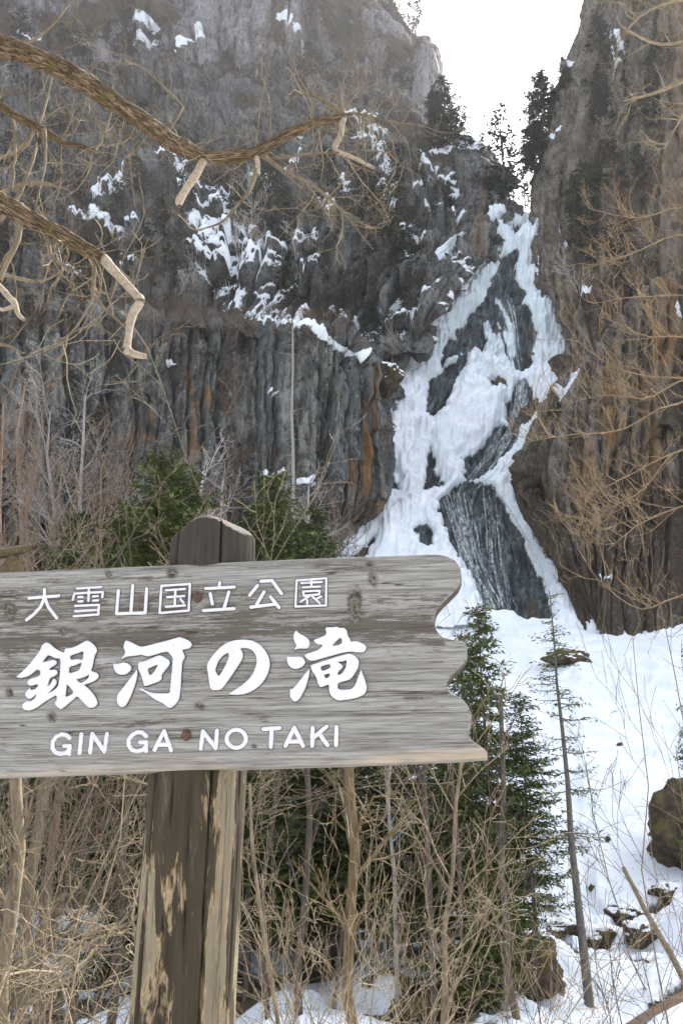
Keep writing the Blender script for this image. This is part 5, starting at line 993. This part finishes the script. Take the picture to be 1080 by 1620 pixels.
def bough(host, mat, parent, kids):
    v, f = tubes([host], 20); rg2 = np.random.default_rng(len(v)); nv_ = v.reshape(-1, 20, 3); c = nv_.mean(1, keepdims=True); d = nv_ - c
    k = 1 + .20 * fbm(v[:, 0] * 22, v[:, 1] * 60, v[:, 2] * 60, s=5, o=4).reshape(-1, 20, 1) + .07 * fbm(v[:, 0] * 6, v[:, 1] * 6, v[:, 2] * 6, s=7, o=2).reshape(-1, 20, 1)
    al = np.repeat(np.concatenate([[0], np.cumsum(np.linalg.norm(np.diff(host[0], axis=0), axis=1))]), 20); an = np.tile(np.linspace(0, 2 * np.pi, 20, endpoint=False), len(host[0]))
    o = mesh_np('bough', (c + d * k).reshape(-1, 3) - tb, f, M[mat], parent, attrs=dict(along=al, cx=np.cos(an), cy=np.sin(an)))
    return o
v, f = tubes([trunk], 16); mesh_np('trunk', v - tb, f, M['bark_moss'], ot)
for h_ in (b1, b2, b3): bough(h_, 'bough_bark', ot, None)
for h_ in dead:
    v, f = tubes([h_], 10); k = fbm(v[:, 0] * 40, v[:, 1] * 40, v[:, 2] * 40, s=9, o=2)[:, None] * .0025; o = mesh_np('dead_stub', v + k - tb, f, M['wood_dead'], ot); o['label'] = 'bare pale barkless stub'
for h_ in side: v, f = tubes([h_], 7); mesh_np('branch', v - tb, f, M['bark_tan'], ot)
v, f = tubes(tw, 3); mesh_np('twig', v - tb, f, M['bark_twig'], ot)['kind'] = 'stuff'
# fine twigs hanging in front of the cliff at far left, from a shrub beyond the frame
def twig_tree(name, base, mains, label, mat, seed, n, L, lvl=2, r=1.6, up=.1, k=4, bias=(0, 0, 0), rmin=.5, sub=.28):
    global tw, rg
    rg = np.random.default_rng(seed); tw = []
    for m_ in mains: sprout(m_, n, L, .12, 1.0, r, m_[0][-1][1], up, lvl, bias, k)
    base = np.array(base, float)
    t = wood_thing(name, base, [('branch', mains, mat, 6), ('twig', tw, mat, 3)], label, 'tree'); return t
lx = P(-300, 1500, 5.5)
stem = lambda x, y, py: path([(x, 2300, 26, y), (x + 10, 1200, 20, y), (x + 20, py, 12, y)], y, 16)
twig_tree('leafless_tree', (P(-260, 1500, 5.0)[0], 5.0, bank_z(0, 5)), [stem(-260, 5.0, 200), path([(-240, 300, 12), (-100, 230, 7), (0, 250, 5), (60, 200, 3), (90, 90, 1.2)], 5, 16), path([(-240, 330, 12), (-60, 330, 6), (40, 290, 4), (110, 300, 2)], 5, 14), path([(-240, 180, 10), (-40, 90, 5), (60, 60, 3), (130, -20, 1.5)], 5, 14), path([(-240, 450, 10), (-40, 430, 5), (60, 445, 3), (110, 420, 1.4)], 5, 14), path([(-240, 380, 9), (-20, 360, 5), (50, 260, 3.4), (60, 180, 1.4)], 5, 14), path([(-240, 620, 9), (-60, 560, 5), (0, 545, 3), (40, 560, 1)], 5, 12)], 'finely twigged leafless tree at the left edge in front of the cliffs', 'bark_tan', 55, 8, .38, r=1.1, up=.12)
# the twiggy tree on the right
twig_tree('leafless_tree', (P(1500, 1500, 4.6)[0], 4.6, bank_z(0, 4.6)), [stem(1460, 4.6, 350),
    path([(a_, b_, c_ * .30) for a_, b_, c_ in [(1470, 520, 14), (1200, 400, 7), (1080, 372, 5), (1000, 400, 3.6), (940, 420, 2.2)]], 4.6, 18), path([(a_, b_, c_ * .30) for a_, b_, c_ in [(1200, 400, 6), (1090, 330, 4), (1010, 345, 3), (930, 330, 1.5)]], 4.5, 12), path([(a_, b_, c_ * .30) for a_, b_, c_ in [(1470, 640, 14), (1200, 620, 8), (1080, 600, 5), (1000, 590, 3.6), (930, 555, 2.4), (885, 500, 1.3)]], 4.6, 20), path([(a_, b_, c_ * .30) for a_, b_, c_ in [(1200, 620, 6), (1060, 640, 4.4), (980, 680, 3.4), (900, 688, 2.4), (825, 700, 1.2)]], 4.6, 18),
    path([(a_, b_, c_ * .30) for a_, b_, c_ in [(1470, 700, 14), (1200, 680, 8), (1060, 720, 5), (980, 760, 3.4), (930, 790, 2.2), (915, 850, 1.2)]], 4.8, 18), path([(a_, b_, c_ * .30) for a_, b_, c_ in [(1060, 720, 4.5), (1010, 780, 3.4), (955, 810, 2.5), (930, 850, 1.5)]], 4.8, 12), path([(a_, b_, c_ * .30) for a_, b_, c_ in [(1470, 800, 12), (1200, 900, 7), (1080, 940, 4.5), (1010, 962, 3.2), (950, 920, 2.2), (920, 880, 1.2)]], 4.4, 18), path([(a_, b_, c_ * .30) for a_, b_, c_ in [(1200, 620, 6), (1100, 540, 4.5), (1020, 530, 3.2), (950, 500, 1.6)]], 4.3, 12), path([(a_, b_, c_ * .30) for a_, b_, c_ in [(1080, 600, 4.5), (1020, 630, 3.2), (960, 625, 2.2), (890, 640, 1.1)]], 4.5, 12), path([(a_, b_, c_ * .30) for a_, b_, c_ in [(1470, 800, 12), (1200, 780, 6), (1080, 800, 4.5), (1010, 830, 3), (960, 870, 1.8)]], 4.7, 14), path([(a_, b_, c_ * .30) for a_, b_, c_ in [(1470, 560, 12), (1200, 500, 7), (1090, 470, 5), (1000, 470, 3), (940, 480, 1.4)]], 4.8, 16)],
    'golden twiggy leafless tree reaching in from the right edge over the rock', 'bark_gold', 56, 26, .26, r=.9, up=.24, k=3, bias=(-.45, 0, .5))
twig_tree('leafless_tree', (P(1560, 1500, 5.6)[0], 5.6, bank_z(0, 5.6)), [stem(1500, 5.6, -150), path([(1510, 150, 14), (1250, 60, 8), (1120, 110, 6), (1040, 145, 3.5), (985, 160, 1.6)], 5.6, 16), path([(1250, 60, 7), (1120, 60, 4.5), (1040, 70, 3), (980, 40, 1.6)], 5.6, 12), path([(1250, 60, 7), (1110, 0, 4), (1020, 20, 2.6), (975, 70, 1.2)], 5.6, 12), path([(1120, 110, 5), (1080, 180, 3), (1050, 235, 1.3)], 5.6, 10)], 'pale twigs of a leafless tree reaching in at the top right corner', 'bark_twig', 57, 9, .36, r=1.4, up=.08, bias=(-.4, 0, 0))
# ------------------------------------------------------------------ boulders, snag, water
n = N('boulder', .9, .2); q = n.pos(); c = n.ramp(n.noise(q, 1.8, 7, .7), [(.3, (.022, .016, .011)), (.55, (.075, .055, .037)), (.78, (.16, .125, .085))])
c = n.mix(n.math('MULTIPLY', n.step(n.noise(q, 1.1, 5, .6), .52, .62), .6), c, (.12, .10, .025)); c = n.mix(n.step(n.math('ADD', n.attr('snow'), n.math('MULTIPLY', n.math('SUBTRACT', n.noise(q, 2.5, 6, .7), .5), .7)), .42, .56), c, (.82, .84, .87)); n.col(c); n.bump(n.noise(q, 5, 7, .7), .8, .12); M['boulder'] = n.m
import bmesh
def boulder(px, pb, w_, h_, y, seed, label, snow=1.0, dp=1.0, sink=.45):
    bm = bmesh.new(); bmesh.ops.create_icosphere(bm, subdivisions=5, radius=1); v = np.array([a.co[:] for a in bm.verts]); f = np.array([[b.index for b in a.verts] for a in bm.faces]); bm.free()
    rg = np.random.default_rng(seed); r = np.ones(len(v))
    for k in range(16):
        d = unit(rg.normal(0, 1, 3)); c_ = rg.uniform(.55, .95); s_ = v @ d; r = np.minimum(r, np.where(s_ > .05, c_ / np.maximum(s_, .05), 9))
    v = v * np.minimum(r, 1.05)[:, None]; v = v * (1 + .20 * fbm(v[:, 0] * 2.4, v[:, 1] * 2.4, v[:, 2] * 2.4, s=seed, o=6, g=.55))[:, None]
    sx = w_ / FPX * y / 2; sz = h_ / FPX * y; v = v * np.array([sx, sx * dp, sz * .62]); 
    n_ = np.zeros_like(v); fn = np.cross(v[f[:, 1]] - v[f[:, 0]], v[f[:, 2]] - v[f[:, 0]])
    for k in range(3): np.add.at(n_, f[:, k], fn)
    n_ /= np.linalg.norm(n_, axis=1, keepdims=True); sn = snow * sst(.45, .75, n_[:, 2] + .18 * fbm(v[:, 0] * 2, v[:, 1] * 2, s=seed + 1, o=3)); v[:, 2] += sn * .10 * sz
    loc = P(px, pb, y)
    if pb > 1000: loc = G.at(px, pb)
    loc[2] += sz * (.62 - sink)
    o = mesh_np('boulder', v, f, M['boulder'], attrs=dict(snow=sn)); o.location = loc; tag(o, label, 'rock'); return o
for a in [(845, 1560, 90, 95, 37, 1, 'rough brown boulder at the edge of the wood below the lone spruce', .0), (1135, 1350, 240, 185, 50, 2, 'big dark earthy rock face jutting in at the right edge above the stream', .25), (900, 1048, 80, 30, 108, 3, 'low grey-brown rock breaking the snow below the right cliff', .7), (945, 1490, 100, 42, 42, 4, 'mossy dark boulder with a thick snow cap by the stream', 1.0), (1015, 1495, 70, 40, 41, 5, 'brown boulder under a snow cap right of the mossy one', 1.0), (1022, 1528, 75, 28, 39, 6, 'flat snow-covered rock in front of the two capped boulders', 1.2), (890, 1480, 60, 26, 43, 7, 'small dark rock left of the mossy capped boulder', .8), (985, 1455, 60, 36, 45, 8, 'dark rock half buried in snow upstream', 1.0), (1055, 1425, 60, 30, 47, 9, 'snow-buried dark rock below the earthy rock face', 1.0),
          (614, 610, 56, 46, 156, 10, 'dark boulder with a smooth snow cap beside the gully', 1.1), (980, 1180, 12, 7, 84, 11, 'tiny dark stone alone on the snow slope', .2), (960, 1330, 10, 8, 62, 12, 'small dark stone low on the snow slope', .3), (935, 1405, 14, 10, 53, 13, 'small stone right of the lone stem', .3), (690, 1600, 120, 40, 35, 14, 'brown litter-covered hump at the bottom under the wood', .3), (1065, 1615, 110, 40, 33, 15, 'dark wet rock in the bottom right corner', .5), (600, 755, 30, 26, 150, 16, 'small ragged rock poking from the snow at the cliff corner', .9)]: boulder(*a)
lg = path([(1150, 1540, 7), (1080, 1576, 6.5), (1030, 1602, 6), (985, 1630, 5.5), (940, 1655, 5)], 27, 16); wood_thing('fallen_log', lg[0][0], [('log', [lg], 'bark_red', 9)], 'tan fallen log lying over the snow in the bottom right corner', 'log')
sg = path([(-60, 900, 8), (-10, 880, 8), (25, 872, 8), (52, 866, 5)], 15, 14); sg2 = path([(20, 905, 10), (38, 884, 11), (54, 862, 9), (62, 842, 3)], 15, 12); sg3 = path([(-20, 960, 20), (5, 920, 18), (30, 885, 15)], 15, 12)
M['snag'] = wood_bark('snag', (.035, .024, .014), (.15, .11, .065), moss=(.09, .075, .02), scale=(20, 20, 20))
sb = sg3[0][0].copy(); sb[2] = bank_z(0, 15); st_ = [(np.array([sb + (sg3[0][0] - sb) * t for t in np.linspace(0, 1, 6)]), np.linspace(.22, .19, 6))]
wood_thing('broken_snag', sb, [('trunk', st_ + [sg3], 'snag', 9), ('mossy_limb', [sg], 'snag', 9)], 'broken mossy snag just above the left end of the board', 'snag')
# needles, bark and twigs dropped on the snow
rg = np.random.default_rng(63); ls = []
for k in range(700):
    px = rg.uniform(560, 1080); py = rg.uniform(1010, 1600)
    if rg.random() > sst(1000, 1500, np.array(py)) * .8 + .2: continue
    q = G.at(px, py) + np.array([0, 0, .02]); L = rg.uniform(.06, .4) * (q[1] / 45); d = unit(np.array([rg.normal(), rg.normal(), rg.normal(0, .15)]))
    ls.append((np.array([q, q + d * L * .5 + rg.normal(0, L * .08, 3), q + d * L]), np.full(3, rg.uniform(.18, .42) / FPX * q[1])))
v, f = tubes(ls, 3); tag(mesh_np('twig_litter', v, f, M['bark_dark']), kind='stuff')
# the running water: many thin strands over the rock
n = N('water_strand', .35, .5); n.col((.74, .80, .82)); n.set(n.b.inputs['Alpha'], n.math('MULTIPLY', n.step(n.noise(n.pos((1, 1, .35)), 2.2, 5, .7), .38, .68), .6)); M['water'] = n.m
rg = np.random.default_rng(91)
flat_ok = (F.flat[0] > 640) & (F.flat[0] < 900) & (F.flat[1] > 330) & (F.flat[1] < 1010); fa, fb_, fp = F.flat[0][flat_ok], F.flat[1][flat_ok], F.flat[2][flat_ok]
def strand(pts, jit, wpx, n_):
    ls = []
    for k in range(n_):
        a = spline(np.array(pts, float), 22); off = np.cumsum(rg.normal(0, jit * .16, 22)) + rg.normal(0, jit); a[:, 0] += off
        lo, hi = sorted(rg.uniform(-.25, 1.25, 2)); lo, hi = max(0, int(lo * 21)), min(21, int(hi * 21))
        if hi - lo < 5: continue
        a = spline(a[lo:hi + 1], 22)
        w3 = np.array([fp[np.argmin((fa - x) ** 2 + (fb_ - y) ** 2)] for x, y in a]); w3[1:-1] = (w3[:-2] + w3[1:-1] + w3[2:]) / 3
        d = EYE - w3; w3 = w3 + d / np.linalg.norm(d, axis=1, keepdims=True) * .45
        ls.append((w3, wpx * rg.uniform(.4, 1.2) / FPX * w3[:, 1] * np.sin(np.linspace(.15, 3.0, 22)) ** .5))
    return ls
PATHS = [('upper_fall', [([(803, 470), (812, 500), (816, 540), (822, 585)], 3, 1.8, 9), ([(790, 400), (782, 430), (785, 470), (795, 520)], 8, .6, 8), ([(745, 500), (735, 540), (720, 570)], 9, .5, 6), ([(812, 352), (814, 375)], 8, .8, 8)]),
         ('middle_cascade', [([(826, 592), (822, 640), (815, 668), (800, 700), (770, 740), (730, 780)], 9, 2.0, 44), ([(822, 600), (828, 640), (815, 675)], 6, .7, 8)]),
         ('lower_fall', [([(722, 780), (735, 850), (752, 905), (778, 950), (790, 992)], 7, 1.8, 30), ([(705, 785), (730, 860), (760, 920), (785, 990)], 4, 1.3, 12), ([(770, 772), (778, 830), (780, 880), (790, 930), (805, 985)], 5, 1.5, 12), ([(775, 770), (805, 810), (835, 865), (855, 905), (868, 960)], 3, 1.2, 9), ([(745, 775), (765, 850), (775, 930), (795, 990)], 14, 1.2, 22), ([(760, 775), (800, 850), (830, 920)], 12, .4, 8)])]
wl = strand([(826, 592), (822, 640)], 1, 1, 1)
wt = empty('waterfall', P(790, 990, 128), 'thin white meltwater running down the dark rock between the snow and ice', 'waterfall')
for nm, gs in PATHS:
    ls = []
    for pts, jit, wpx, n_ in gs: ls += strand(pts, jit, wpx, n_)
    v, f = tubes(ls, 4); o = mesh_np(nm, v - np.array(wt.location), f, M['water'], wt)
# ------------------------------------------------------------------ air
if HAZE > 0:
    x0, x1, y0, y1, z0, z1 = -520, 520, -60, 480, -12, 470
    v = [(x, y, z) for z in (z0, z1) for y in (y0, y1) for x in (x0, x1)]
    hz = bpy.data.materials.new('haze'); hz.use_nodes = True; ht = hz.node_tree; ht.nodes.remove(ht.nodes['Principled BSDF'])
    pv = ht.nodes.new('ShaderNodeVolumePrincipled'); pv.inputs['Color'].default_value = (.93, .95, 1, 1); pv.inputs['Density'].default_value = HAZE; pv.inputs['Anisotropy'].default_value = .45
    ht.links.new(pv.outputs[0], ht.nodes['Material Output'].inputs['Volume'])
    tag(mesh_np('haze', v, [(0, 2, 3, 1), (4, 5, 7, 6), (0, 1, 5, 4), (2, 6, 7, 3), (0, 4, 6, 2), (1, 3, 7, 5)], hz, smooth=False), kind='stuff')
